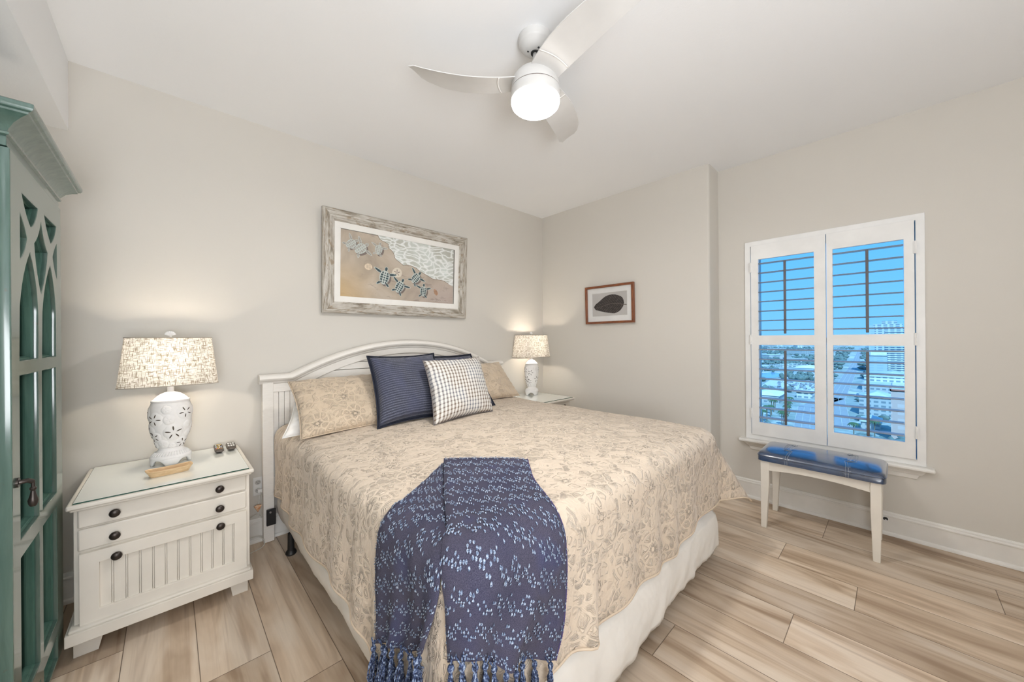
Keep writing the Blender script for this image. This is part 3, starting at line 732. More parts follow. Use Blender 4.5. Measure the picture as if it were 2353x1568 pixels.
def m_yarn():
    t = NT('light_blue_yarn'); n = t.noise(t.coord(), 240, 2); t.set(col=t.ramp(n, [(.34, (.05, .07, .14)), (.50, (.20, .27, .40)), (.66, (.50, .56, .65))]), rough=.9, normal=t.bump(n, .5, .001)); return t.m
YARN = m_yarn()
def m_fringe():
    t = NT('fringe_yarn'); n = t.noise(t.coord(), 170, 2, .6); t.set(col=t.ramp(n, [(.36, (.010, .014, .035)), (.52, (.055, .085, .19)), (.66, (.36, .44, .58))]), rough=.9, normal=t.bump(n, .6, .002)); return t.m
FRINGE = m_fringe()
th = thing('throw_blanket', 'dark blue woven throw with fringed ends draped over the near corner of the bed', 'throw blanket', (.75, .95, .72))
shape('front_fold', MB().grid(lambda u, v: thr_r(u, v), 44, 110, lambda u, v: (u * .38, v * .95)).grid(lambda u, v: thr_r(u, v, -.012), 20, 60, lambda u, v: (u * .38, v * .95)), THROW, th, smooth=True)
shape('rear_fold', MB().grid(lambda u, v: thr_l(u, v), 44, 110, lambda u, v: (u * .38 + .5, v * .95)), THROW, th, smooth=True, solid=.004)
# raised yarn stitches woven in sprigs, row after row
MOTIF = ["..##......#.....", ".#..##..##......", ".##.#..#.##..#..", "...####.#..##.#.", "##...##.....##.#", "..#....##.....##", ".........#......", "................"]
def stitches(fn, W_, L_, seed):
    mb = MB(); rd = random.Random(seed); nc, nr = int(W_ / .0058), int(L_ / .0102)
    for r in range(1, nr - 1):
        for c in range(nc):
            row = r % 8 + (0 if (r // 8) % 2 == 0 else 0); cc = (c + (r // 8) * 5) % 16
            if MOTIF[row][cc] != '#' or rd.random() < .08: continue
            s, t_ = (c + .5 + rd.uniform(-.15, .15)) / nc, (r + .5) / nr
            hl = .0053 / L_; p0, p1 = fn(s, t_ - hl, .001), fn(s, t_ + hl, .001); pm = fn(s, t_, .0052)
            wd = (fn(s + .0022 / W_, t_, .001) - fn(s - .0022 / W_, t_, .001)) / 2
            k = len(mb.v); mb.v += [tuple(p0), tuple(lerp_v(p0, pm, .6) - wd), tuple(lerp_v(p0, pm, .6) + wd), tuple(lerp_v(p1, pm, .6) - wd), tuple(lerp_v(p1, pm, .6) + wd), tuple(p1), tuple(pm)]
            mb.f += [(k, k + 1, k + 6), (k, k + 6, k + 2), (k + 1, k + 3, k + 6), (k + 2, k + 6, k + 4), (k + 3, k + 5, k + 6), (k + 6, k + 5, k + 4)]
    return mb
def lerp_v(a, b, t): return a + (b - a) * t
shape('yarn_stitches', stitches(thr_r, .38, .95, 1), YARN, th, smooth=True)
shape('yarn_stitches', stitches(thr_l, .38, .95, 2), YARN, th, smooth=True)
# frayed selvedge and fringe tassels
sv = MB(); rd = random.Random(9)
for i in range(260):
    t_ = i / 260 * .98; p = thr_r(1, t_); q = thr_r(1.02, t_ + .004) - thr_r(1, t_); q = q.normalized() * rd.uniform(.003, .008) + Vector((0, 0, rd.uniform(-.003, .003)))
    sv.tube([tuple(p), tuple(p + q)], .0006, 3)
SELV = simple('violet_selvedge', (.06, .045, .13), .9)
shape('selvedge', MB().tube([thr_r(1, k / 90) for k in range(91)], .0028, 5).add(sv.v, sv.f), SELV, th, smooth=True)
def tassel(p, d, ln, seed):
    rd = random.Random(seed); mb = MB(); mb.ball(p + d * .012, .009, .008, .010, 9, 6)
    for k in range(3): mb.tube([tuple(p + Vector((rd.uniform(-.018, .018), rd.uniform(-.012, .012), .016))), tuple(p + d * .010)], .0024, 5)
    side = d.cross(Vector((.7, -.7, 0))).normalized(); outd = d.cross(side).normalized()
    for k in range(22):
        a = rd.uniform(-1, 1); b_ = rd.uniform(-1, 1); P = []
        ph = rd.uniform(0, 6); L_ = ln * rd.uniform(.85, 1.1)
        for j in range(11):
            q = j / 10; P.append(tuple(p + d * (.016 + L_ * q) + side * (a * .033 * sst(q, 0, .35) + .0028 * sin(16 * q + ph)) + outd * (b_ * .008 * sst(q, 0, .3) + .0028 * cos(14 * q + ph))))
        mb.tube(P, .0020, 5)
    return mb
for k in range(10):
    s = (k + .5) / 10; p = thr_r(s, 1, .002); shape('tassel', tassel(p, Vector((-.05, -.06, -1)).normalized(), .15, k), FRINGE, th, smooth=True)
for k in range(8):
    s = (k + .5) / 8; p = thr_l(s, 1, .006); shape('tassel', tassel(p, Vector((-.06, -.05, -1)).normalized(), .15, 50 + k), FRINGE, th, smooth=True)

# ================================================================== NIGHTSTANDS
GLASSTOP = NT('clear_glass_top'); GLASSTOP.set(col=(.80, .83, .80), rough=.03, coat=1.0, coat_rough=.02, spec=.5)
GLASSTOP = GLASSTOP.m
GEDGE = simple('green_glass_edge', (.01, .06, .04), .15)
def nightstand(xl, xr, yf, yb, zt, label):
    """outer edges of the top board, height of the board without its glass"""
    t = thing('nightstand', label, 'nightstand', ((xl + xr) / 2, (yf + yb) / 2, 0), 'white nightstands beside the bed')
    shape('top_board', MB().box(xl, xr, yf, yb, zt - .020, zt), WHITE, t, bevel=.007, seg=3)
    shape('top_moulding', MB().box(xl + .010, xr - .010, yf + .012, yb, zt - .030, zt - .019), WHITE, t, bevel=.004)
    bl, br, bf_ = xl + .014, xr - .014, yf + .060
    shape('case', MB().box(bl, br, bf_, yb - .01, .10, zt - .029), WHITE, t, bevel=.002)
    dl, dr = xl + .026, xr - .028; W_ = dr - dl; zs = (zt - .655)
    def knob(parent, x, z, y):
        k = shape('knob', MB().lathe([(0, -.026), (.009, -.0255), (.015, -.0225), (.0175, -.018), (.0165, -.014), (.009, -.011), (.0065, -.008), (.0065, 0), (.010, .003)], (0, 0, 0), 24), KNOB, parent, smooth=True)
        me = k.data
        for v in me.vertices: v.co = (x + v.co.x, y + v.co.z, z + v.co.y)
        me.update()
    for z0, z1, kz in ((.541, .618, .580), (.447, .535, .484)):
        d = shape('drawer', MB().box(dl, dr, bf_ - .013, bf_ + .004, z0 + zs, z1 + zs), WHITE, t, bevel=.006, seg=2)
        for kx in (dl + .105, dr - .108): knob(d, kx, kz + zs, bf_ - .013)
    z0, z1 = .140, .437 + zs; y0 = bf_ - .016
    fr_ = panel_mesh([(dl + .004, z0), (dr, z0), (dr, z1), (dl + .004, z1)], [[(dl + .060, z0 + .054), (dr - .052, z0 + .054), (dr - .052, z1 - .050), (dl + .060, z1 - .050)]], .010, .0025,
                     Matrix(((1, 0, 0, 0), (0, 0, 1, y0 + .008), (0, 1, 0, 0), (0, 0, 0, 1))))
    dn = shape('drop_front', fr_, WHITE, t, smooth='auto')
    bd = MB(); a, b = dl + .058, dr - .050; n = 11
    for i in range(n):
        x0, x1 = a + (b - a) * i / n, a + (b - a) * (i + 1) / n
        bd.box(x0 + .0006, x1 - .0068, y0 + .009, y0 + .017, z0 + .05, z1 - .046); bd.box(x1 - .0054, x1 - .0010, y0 + .009, y0 + .017, z0 + .05, z1 - .046)
    shape('beadboard', bd, WHITE, dn, bevel=.0008, seg=1)
    for kx in (dl + .110, dr - .106): knob(dn, kx, .398 + zs, y0 - .002)
    shape('shadow_gap', MB().box(dl + .012, dr - .004, bf_ - .006, bf_ + .004, .128, z0), WHITE, t)
    pl = MB().box(xl - .006, xr - .006, yf + .012, yb, .090, .136)
    shape('plinth', pl, WHITE, t, bevel=.002)
    shape('plinth_moulding', MB().box(xl + .002, xr - .014, yf + .020, yb - .004, .134, .148), WHITE, t, bevel=.006, seg=3)
    fy = yf + .085
    for (x0, x1, xs) in ((xl + .008, xl + .078, .020), (xr - .020, xr - .084, -.014)):
        for yy in (fy, yb - .03):
            shape('foot', MB().prism([(x0, 0), (x1, 0), (x1 + xs, .091), (x0, .091)], lambda x, z: (x, yy, z), lambda x, z: (x, yy + .022, z)), WHITE, t, bevel=.001, seg=1)
    for x in (xl + .008, xr - .042):
        shape('side_foot', MB().box(x, x + .022, fy + .022, fy + .09, 0, .091), WHITE, t)
    return t
def glass_top(xl, xr, yf, yb, z, label):
    t = thing('glass_tabletop', label, 'glass top', ((xl + xr) / 2, (yf + yb) / 2, z), 'glass tops on the nightstands')
    shape('glass_sheet', MB().box(xl + .0005, xr - .0005, yf + .0005, yb - .0005, z + .0012, z + .0055), GLASSTOP, t, bevel=.001)
    shape('glass_edge', MB().box(xl, xr, yf, yb, z, z + .0050), GEDGE, t)
nightstand(-.305, .312, 2.258, 2.858, .656, 'white nightstand in front of the left wall, with brown knobs and beadboard drop front')
glass_top(-.287, .292, 2.275, 2.852, .656, 'clear green-edged glass sheet covering the top of the nearer nightstand')
nightstand(2.492, 3.058, 2.285, 2.858, .697, 'white nightstand in the far corner, mostly hidden behind the bed')
glass_top(2.508, 3.040, 2.302, 2.852, .697, 'clear glass sheet covering the top of the far corner nightstand')

# ================================================================== LAMPS
def m_shade():
    t = NT('linen_lamp_shade'); uv = t.coord('UV')
    def streak(v_, sc, loc): return t.noise(t.scale(v_, sc, loc), 1.0, 1, .4, .1)
    hz = streak(uv, (34, 260, 1), (0, 0, 0)); vt = streak(uv, (260, 34, 1), (5, 3, 0)); hz2 = streak(uv, (24, 380, 1), (9, 1, 0)); vt2 = streak(uv, (380, 24, 1), (2, 8, 0))
    f = t.math('MAXIMUM', t.ramp(hz, [(.585, 0.0), (.63, 1.0)]), t.ramp(vt, [(.585, 0.0), (.63, 1.0)]))
    f = t.math('MAXIMUM', f, t.math('MULTIPLY', t.math('MAXIMUM', t.ramp(hz2, [(.60, 0.0), (.66, 1.0)]), t.ramp(vt2, [(.60, 0.0), (.66, 1.0)])), .8))
    col = t.mix(f, (.82, .79, .73), (.42, .36, .27))
    di = t.n('BsdfDiffuse'); t.put(di.inputs[0], col); tr = t.n('BsdfTranslucent'); t.put(tr.inputs[0], t.mix(f, (.86, .84, .80), (.22, .19, .145))); mx = t.n('MixShader'); mx.inputs[0].default_value = .42
    t.t.links.new(di.outputs[0], mx.inputs[1]); t.t.links.new(tr.outputs[0], mx.inputs[2]); t.t.links.new(mx.outputs[0], t.out.inputs[0]); return t.m
SHADE = m_shade(); SRIM = simple('shade_rim_tan', (.40, .36, .30), .8)
BULB = NT('bulb_glass'); BULB.set(col=(1, .95, .85), emis=(1, .90, .72), emis_s=6.0); BULB = BULB.m
PROF = [(.0525, .750), (.056, .765), (.063, .785), (.072, .818), (.079, .85), (.0835, .89), (.085, .925), (.084, .955), (.0805, .975), (.076, .990)]
def prof_r(z):
    for (r0, z0), (r1, z1) in zip(PROF, PROF[1:]):
        if z <= z1: return lerp(r0, r1, max(0, (z - z0) / (z1 - z0)))
    return PROF[-1][0]
def make_lamp(cx_, cy_, dz, label, sy=.78, rot=0.0):
    t = thing('table_lamp', label, 'table lamp', (cx_, cy_, .662 + dz), 'sand dollar lamps on the nightstands')
    def P(th_, z, h=0): r = prof_r(z) + h; return (cx_ + r * cos(th_), cy_ + r * sin(th_) * sy, z + dz)
    # footed base
    def foot_ring(u, v):
        a = 2 * pi * u; r = .080 + .002 * cos(4 * a)
        arch_ = .028 * max(0, 1 - (abs(((a / (pi / 2)) % 1) - .5 - 0.0) * 2 / .62) ** 2.4) if True else 0
        z = lerp(.6625 + arch_, .700, v); rr = r * (1.0 - .02 * (1 - v))
        return (cx_ + rr * cos(a), cy_ + rr * sin(a) * sy, z + dz)
    shape('foot_ring', MB().grid(foot_ring, 96, 4, closed_u=True), CERAM, t, smooth=True, solid=.014)
    b = MB().lathe([(0, .693), (.0795, .693), (.083, .699), (.083, .706), (.079, .712), (.076, .713), (.070, .722), (.060, .731), (.053, .737), (.0505, .742), (.0505, .750), (0, .750)], (cx_, cy_, dz), 64, 1, sy, cap=False)
    shape('base', b, CERAM, t, smooth='auto', angle=45)
    fl = MB()
    for i in range(40):
        a = 2 * pi * i / 40; fl.tube([(cx_ + .0775 * cos(a), cy_ + .0775 * sin(a) * sy, .7135 + dz), (cx_ + .062 * cos(a + .06), cy_ + .062 * sin(a + .06) * sy, .7300 + dz)], .0022, 5)
    shape('base_petals', fl, CERAM, t, smooth=True)
    shape('body', MB().lathe(PROF, (cx_, cy_, dz), 72, 1, sy), CERAM, t, smooth=True)
    # sand dollars: raised scalloped discs, large ones carry five flat dark leaves painting the shade inside cut-outs
    front = [(.010, .833, .047, 1, .1), (.056, .935, .040, 1, .5), (-.062, .906, .041, 1, .9), (-.060, .812, .033, 1, .3), (.040, .772, .032, 1, .2),
             (-.018, .955, .024, 0, 0), (-.008, .902, .028, 0, .4), (.064, .868, .022, 0, 0), (-.030, .774, .025, 0, .6), (.004, .760, .018, 0, 0), (.064, .818, .022, 0, .2)]
    DOL = []
    for x, z, r, big, ph in front:
        th_ = -pi / 2 + math.asin(max(-.985, min(.985, x / prof_r(z)))); DOL.append((th_, z, r, big, ph)); 
    for k, (th_, z, r, big, ph) in enumerate([(-pi - .15, .935, .042, 1, .1), (-pi + .05, .84, .045, 1, .7), (-pi, .768, .028, 1, .4), (.25, .94, .03, 0, 0), (.3, .84, .045, 1, .2), (1.3, .9, .05, 1, 0), (2.2, .82, .045, 1, .4)]): DOL.append((th_, z, r, big, ph))
    def RE(th_): return .085 * sqrt(sin(th_) ** 2 + (cos(th_) * sy) ** 2) + .004   # arc length per radian
    for th0, z0, r, big, ph in DOL:
        mb = MB(); N = 30; K = 5; re = RE(th0) * prof_r(z0) / .085; vs = []
        for i in range(N):
            a = 2 * pi * i / N; sc_ = r * (1 + .06 * abs(sin(2.5 * a + ph)) - .05 * (cos(5 * a + ph) > .9))
            for j in range(K + 1):
                q = j / K; hgt = .0042 * (1 - q ** 4) + .0008 * (1 - q) * (1 + cos(5 * (a - ph)) * (0.9 if not big else .4)) if j < K else -.002
                zz = min(.989, max(.751, z0 + sc_ * q * sin(a))); vs.append(P(th0 + sc_ * q * cos(a) / re, zz, hgt))
        mb.add(vs, [(i * (K + 1) + j, ((i + 1) % N) * (K + 1) + j, ((i + 1) % N) * (K + 1) + j + 1, i * (K + 1) + j + 1) for i in range(N) for j in range(K)])
        sd = shape('sand_dollar', mb, CERAM, t, smooth=True, merge=True)
        if big:
            hm = MB()
            for k in range(5):
                a = pi / 2 + 2 * pi * k / 5 + ph; pts = []
                for i in range(14):
                    s = 2 * pi * i / 14; lx = r * (.48 + .25 * cos(s)); ly = r * .062 * sin(s) * (1 + .2 * cos(s))
                    px, pz = lx * cos(a) - ly * sin(a), lx * sin(a) + ly * cos(a); zz = min(.988, max(.752, z0 + pz)); pts.append(P(th0 + px / re, zz, .0052))
                hm.add(pts, [tuple(range(14))])
            shape('cut_out_shade', hm, HOLE_SHADE, sd)
    shape('shoulder', MB().lathe([(.070, .985), (.0755, .988), (.078, .994), (.0765, 1.001), (.070, 1.004), (.064, 1.012), (.054, 1.022), (.040, 1.033), (.024, 1.040), (.0145, 1.043), (.0135, 1.048)], (cx_, cy_, dz), 64, 1, sy), CERAM, t, smooth='auto', angle=40)
    shape('neck', MB().lathe([(.0135, 1.044), (.0135, 1.115), (.019, 1.12), (.019, 1.15), (.012, 1.155), (.012, 1.165)], (cx_, cy_, dz), 24), CERAM, t, smooth='auto')
    # tapered rounded-rectangle shade
    def rr(w, d, r, s):
        per = 2 * (w + d) - 8 * r + 2 * pi * r; x = s * per; segs = [('l', w - 2 * r, (-w / 2 + r, -d / 2), (1, 0)), ('a', pi * r / 2, (w / 2 - r, -d / 2 + r), -90), ('l', d - 2 * r, (w / 2, -d / 2 + r), (0, 1)), ('a', pi * r / 2, (w / 2 - r, d / 2 - r), 0),
                ('l', w - 2 * r, (w / 2 - r, d / 2), (-1, 0)), ('a', pi * r / 2, (-w / 2 + r, d / 2 - r), 90), ('l', d - 2 * r, (-w / 2, d / 2 - r), (0, -1)), ('a', pi * r / 2, (-w / 2 + r, -d / 2 + r), 180)]
        for kd, l, p, q in segs:
            if x <= l + 1e-9:
                if kd == 'l': return (p[0] + q[0] * x, p[1] + q[1] * x)
                a = radians(q) + x / r; return (p[0] + r * cos(a), p[1] + r * sin(a))
            x -= l
        return (-w / 2 + r, -d / 2)
    Z0, Z1 = 1.084 + dz * .7, 1.331 + dz * .45
    def shf(u, v, sc_=1.0):
        w, d = lerp(.386, .334, v) * sc_, lerp(.262, .212, v) * sc_; p = rr(w, d, lerp(.052, .042, v), u % 1.0); return (cx_ + p[0], cy_ + p[1], lerp(Z0, Z1, v))
    sh = MB().grid(lambda u, v: shf(u, v), 96, 6, lambda u, v: (u * 1.25, v * .25))
    s_ = shape('lamp_shade', sh, SHADE, t, smooth=True)
    for v in (0, 1): shape('shade_rim', MB().tube([shf(i / 96, v) for i in range(97)], .0022, 6), SRIM, s_, smooth=True)
    hp = MB()
    for a in ((-.16, 0), (.16, 0), (0, -.10), (0, .10)): hp.tube([(cx_, cy_, Z1 - .008), (cx_ + a[0], cy_ + a[1], Z1 - .004)], .0015, 6)
    hp.tube([(cx_ - .03, cy_, 1.155 + dz), (cx_ - .055, cy_, 1.22 + dz), (cx_ - .045, cy_, 1.29 + dz * .5), (cx_, cy_, Z1 - .004), (cx_ + .045, cy_, 1.29 + dz * .5), (cx_ + .055, cy_, 1.22 + dz), (cx_ + .03, cy_, 1.155 + dz)], .0018, 6)
    shape('harp', hp, KNOB, t, smooth=True)
    shape('bulb', MB().lathe([(.012, 1.165), (.014, 1.175), (.027, 1.20), (.030, 1.222), (.024, 1.243), (.01, 1.254), (0, 1.256)], (cx_, cy_, dz), 20), BULB, t, smooth=True)
    # scallop shell finial
    fn_ = MB(); vs = []; NR = 36
    for side in (-1, 1):
        for i in range(NR + 1):
            a = lerp(-1.15, 1.15, i / NR); r = .027 * (1 + .05 * abs(cos(i / NR * 7 * pi))) * (1 - .12 * (abs(a) / 1.15) ** 2); rib = .0015 * abs(cos(i / NR * 7 * pi))
            for j in range(5):
                q = j / 4; vs.append((cx_ + r * q * sin(a), cy_ + side * ((.0065 + rib) * sin(pi * min(1, q * .93 + .07)) * .9), Z1 + .008 + r * q * cos(a)))
    n1 = (NR + 1) * 5
    for s in (0, n1): fn_.f += [(s + i * 5 + j, s + (i + 1) * 5 + j, s + (i + 1) * 5 + j + 1, s + i * 5 + j + 1) for i in range(NR) for j in range(4)]
    fn_.v = vs; fn_.f += [(i * 5 + 4, (i + 1) * 5 + 4, n1 + (i + 1) * 5 + 4, n1 + i * 5 + 4) for i in range(NR)]
    fn_.lathe([(.006, -.006), (.008, .0), (.006, .006), (.008, .012), (0, .014)], (cx_, cy_, Z1 + .002), 16)
    shape('finial', fn_, CERAM, t, smooth='auto', merge=True)
    L = light('POINT', 'lamp_bulb_light', (cx_, cy_, 1.215 + dz), LAMP_W, (1, .87, .71), shadow_soft_size=.032)
    L.parent = t; L.matrix_parent_inverse = pinv(t)
    return t
make_lamp(.003, 2.668, 0.0, 'white openwork sand dollar lamp with linen shade on the nearer nightstand')
make_lamp(2.868, 2.726, .041, 'white openwork sand dollar lamp with linen shade in the far corner')

# ================================================================== THINGS ON THE NEARER NIGHTSTAND
def m_wood(name, c0, c1, sc=(4, 60, 60)):
    t = NT(name); n = t.noise(t.scale(t.coord(), sc), 2.0, 4, .6, .6); t.set(col=t.ramp(n, [(.3, c0), (.7, c1)]), rough=.5, normal=t.bump(n, .15, .001)); return t.m
TRAYW = m_wood('pale_carved_wood', (.46, .30, .15), (.72, .54, .33))
tr = thing('wooden_tray', 'small oblong pale wooden tray in front of the nearer lamp', 'tray', (-.003, 2.47, .662))
TP = MB(); A_ = radians(8)
def tray(u, v):
    # v: 0 outside bottom .. 1 inside bottom
    w, d = .172, .070; a = 2 * pi * u; c_, s = cos(a), sin(a); k = (abs(c_) ** 5 + abs(s) ** 5) ** (-1 / 5)
    kn = [(0, (.0, .0)), (.12, (.80, .0)), (.42, (1.0, .026)), (.52, (.985, .029)), (.60, (.90, .026)), (.85, (.70, .007)), (1, (0, .007))]
    r, z = pw(kn, v); x, y = w / 2 * k * c_ * r, d / 2 * k * s * r
    return (-.003 + x * cos(A_) - y * sin(A_), 2.462 + x * sin(A_) + y * cos(A_), .6617 + z + .004 * (abs(x) / .086) ** 2 * (z > .01))
shape('tray_body', TP.grid(tray, 64, 24, closed_u=True), TRAYW, tr, smooth='auto', angle=60)
def remote(x, y, w, l, label, ph, round_):
    t = thing('remote_control', label, 'remote control', (x, y, .662), 'remote controls on the nearer nightstand')
    B = simple('remote_brown_grey' + str(ph), (.085, .068, .055), .35); rk = .30 if round_ else .16
    def f(u, v):
        a = 2 * pi * u; c_, s = cos(a), sin(a); n_ = 4 if round_ else 7; k = (abs(c_) ** n_ + abs(s) ** n_) ** (-1 / n_)
        kn = [(0, (0, .0)), (.10, (.66, .0)), (.45, (1.0, .012)), (.62, (.96, .0185)), (.72, (.88, .0205)), (1, (0, .0208))]; r, z = pw(kn, v)
        return (x + w / 2 * k * c_ * r, y + l / 2 * k * s * r, .6615 + z + .012 * ((s * k * r + 1) / 2))
    shape('remote_body', MB().grid(f, 48, 18, closed_u=True), B, t, smooth=True)
    rd = random.Random(ph); cols = [(.8, .8, .78), (.75, .25, .12), (.12, .35, .30), (.80, .55, .15), (.12, .18, .45), (.03, .03, .03)]
    nx, ny = (3, 2) if round_ else (4, 5)
    for i in range(nx):
        for j in range(ny):
            c = (cols[0] if round_ and not (i == 1 and j == 1) else rd.choice(cols)); bw = w * .62 / nx; bl = l * .62 / ny
            cx_, cy_ = x + (i - (nx - 1) / 2) * w * .72 / nx, y + .004 + (j - (ny - 1) / 2) * l * .70 / ny; z = .6818 + .0125 * ((cy_ - y) / (l / 2) * .9 + 1) / 2
            key = 'button_paint_%s' % 'abcdef'[cols.index(c)]; m_ = MATS.get(key) or simple(key, c, .5, 0)
            shape('button', MB().box(cx_ - bw * .42, cx_ + bw * .42, cy_ - bl * .42, cy_ + bl * .42, z, z + .003), m_, t, bevel=.0012)
remote(.206, 2.735, .043, .120, 'squarish dark remote control with many small coloured buttons, left one of two', 1, False)
remote(.264, 2.742, .047, .105, 'rounded dark remote control with a few large white buttons, right one of two', 2, True)

# ================================================================== CEILING FAN
FX, FY = 1.270, 1.168
fan = thing('ceiling_fan', 'white three-bladed ceiling fan with a lit round lamp', 'ceiling fan', (FX, FY, H))
shape('canopy', MB().lathe([(0, 2.742), (.078, 2.742), (.0795, 2.730), (.0775, 2.712), (.0730, 2.703), (.0690, 2.701), (.063, 2.690), (.050, 2.678), (.032, 2.671), (0, 2.670)], (FX, FY, 0), 56), FANW, fan, smooth='auto', angle=40)
shape('rubber_collar', MB().lathe([(.012, 2.666), (.020, 2.666), (.021, 2.676), (.012, 2.679)], (FX, FY, 0), 24), RUBBER, fan, smooth='auto')
sc = MB()
for a in (2.6, 4.4): sc.ball((FX + .034 * cos(a), FY + .034 * sin(a), 2.672), .005, .005, .004, 8, 6)
shape('screws', sc, RUBBER, fan, smooth=True)
shape('downrod', MB().lathe([(.0105, 2.57), (.0105, 2.68)], (FX, FY, 0), 20), FANW, fan, smooth=True)
def up_(prof): return [(r * 1.04, 1.312 + (z - 1.312) * 1.0375) for r, z in prof]
shape('motor_housing', MB().lathe(up_([(0, 2.545), (.022, 2.545), (.026, 2.535), (.060, 2.528), (.085, 2.518), (.101, 2.500), (.108, 2.478), (.1095, 2.455), (.1095, 2.450), (.104, 2.4495), (.104, 2.4465), (.1105, 2.446), (.112, 2.440), (.112, 2.405), (.110, 2.402), (0, 2.402)]), (FX, FY, 0), 72, cap=False), FANW, fan, smooth='auto', angle=35)
shape('seam_ring', MB().lathe(up_([(.1045, 2.4455), (.1075, 2.4455), (.1075, 2.4505), (.1045, 2.4505)]), (FX, FY, 0), 72), simple('copper_brown_seam', (.09, .035, .02), .5), fan, smooth='auto')
GLOW = NT('lit_diffuser'); GLOW.set(col=(.95, .94, .92), rough=.4, emis=(1, .965, .92), emis_s=FAN_GLOW); GLOW = GLOW.m
shape('lamp_diffuser', MB().lathe(up_([(.1095, 2.403), (.1105, 2.392), (.107, 2.380), (.097, 2.370), (.075, 2.3635), (.040, 2.360), (0, 2.359)]), (FX, FY, 0), 72), GLOW, fan, smooth=True)
L_ = light('AREA', 'fan_lamp_light', (FX, FY, 1.312 + 1.047 * 1.0375 - .0015), FAN_W, (1, .965, .92), shape='DISK', size=.16); L_.parent = fan; L_.matrix_parent_inverse = pinv(fan)
def blade(ang, pitch=radians(-12)):
    ca, sa = cos(ang), sin(ang)
    def f(u, v, side=0):
        r = .075 + .495 * u
        w = lerp(.066, .066, u) + .012 * sin(pi * min(1, u * 1.1))
        hw = w * (1 - .30 * sst(u, .94, 1.0)); s = (2 * v - 1) * hw
        sweep = .085 * u ** 1.8 - .012 * sin(pi * u)
        x, y = r - .03 * (1 - v) * sst(u, .7, 1), s + sweep
        z = 2.530 + .022 * u - .012 * sin(pi * u) + (s + sweep * .3) * math.tan(pitch) * (1 - .35 * u) + .0035 * (1 - (2 * v - 1) ** 2) + side * .0022
        return (FX + x * ca - y * sa, FY + x * sa + y * ca, z)
    mb = MB().grid(lambda u, v: f(u, v, 1), 40, 12).grid(lambda u, v: f(u, v, -1), 40, 12)
    n = 41 * 13
    for i in range(40):
        for e_ in (0, 12): a = i * 13 + e_; b = (i + 1) * 13 + e_; mb.f.append((a, b, n + b, n + a))
    for j in range(12):
        for e_ in (0, 40): a = e_ * 13 + j; mb.f.append((a, a + 1, n + a + 1, n + a))
    b = shape('blade', mb, FANW, fan, smooth='auto', angle=50)
    cv = MB().grid(lambda u, v: tuple(Vector(f(.20 + u * .016 - .02 * (2 * v - 1) ** 2, v, 0)) - Vector((0, 0, .0034))), 2, 16)
    shape('blade_seam', cv, MATS.get('bright_seam') or simple('bright_seam', (.85, .84, .82), .2), b, smooth=True, solid=.0008)
for a in (-107, 133, 13): blade(radians(a))

# ================================================================== PICTURES
def tilted(y_wall, origin, xdir, lean):
    """local frame of a picture hung on a wall: x along the wall, y out of the wall, z up, top leaning forward"""
    ex = Vector(xdir); n = Vector((ex.y, -ex.x, 0)); n.normalize()
    ez = Vector((0, 0, 1)) * cos(lean) + n * sin(lean); ey = ez.cross(ex)
    ey = n * cos(lean) - Vector((0, 0, 1)) * sin(lean)
    m = Matrix((ex, ey, ez)).transposed().to_4x4(); m.translation = Vector(origin); return m
def frame_mb(m, w, h, fw_, prof):
    """mitred picture frame; prof: (inset from the outer edge, height above the wall) open section"""
    vs = []; n = len(prof)
    for cx_, cy_, sx, sy_ in ((0, 0, 1, 1), (w, 0, -1, 1), (w, h, -1, -1), (0, h, 1, -1)):
        for i, d in prof: vs.append(m @ Vector((cx_ + sx * i, d, cy_ + sy_ * i)))
    fs = [(c * n + k, ((c + 1) % 4) * n + k, ((c + 1) % 4) * n + k + 1, c * n + k + 1) for c in range(4) for k in range(n - 1)]
    mb = MB(); mb.add(vs, fs); return mb
def m_driftwood():
    t = NT('driftwood_frame'); uv = t.coord('UV')
    g = t.noise(t.scale(uv, (7, 75, 1)), 1.0, 4, .65, .8); p = t.noise(t.scale(uv, (16, 60, 1), (3, 3, 0)), 1.0, 3, .6, .5)
    c = t.ramp(g, [(.33, (.185, .155, .115)), (.47, (.40, .365, .31)), (.60, (.56, .535, .49))]); c = t.mix(t.ramp(p, [(.56, 0.0), (.66, .7)]), c, (.28, .20, .12))
    t.set(col=c, rough=.65, normal=t.bump(g, .5, .003)); return t.m
DRIFT = m_driftwood()
def framed_sides(name, m, w, h, prof, mat, parent):
    """frame built of four mitred sides so that the grain follows each side"""
    n = len(prof); C4 = [(0, 0, 1, 1), (w, 0, -1, 1), (w, h, -1, -1), (0, h, 1, -1)]; mb = MB()
    for c in range(4):
        a, b = C4[c], C4[(c + 1) % 4]; k = len(mb.v); L_ = hypot(b[0] - a[0], b[1] - a[1]); N = 12
        for j in range(N + 1):
            for (i, d) in prof:
                pa = Vector((a[0] + a[2] * i, d, a[1] + a[3] * i)); pb = Vector((b[0] + b[2] * i, d, b[1] + b[3] * i)); mb.uv[len(mb.v)] = (c * 1.7 + L_ * j / N, c * .31 + i + d); mb.v.append(tuple(m @ pa.lerp(pb, j / N)))
        for j in range(N):
            for q in range(n - 1): mb.f.append((k + j * n + q, k + (j + 1) * n + q, k + (j + 1) * n + q + 1, k + j * n + q + 1))
    return shape(name, mb, mat, parent, smooth='auto', angle=25)
PW, PH_ = 1.275, .765
mp = tilted(D, (.800, D - .006, 1.513), (1, 0, 0), radians(2.6))
pic = thing('beach_painting', 'large framed painting of baby turtles crawling to the surf above the headboard', 'painting', (1.44, D - .03, 1.9))
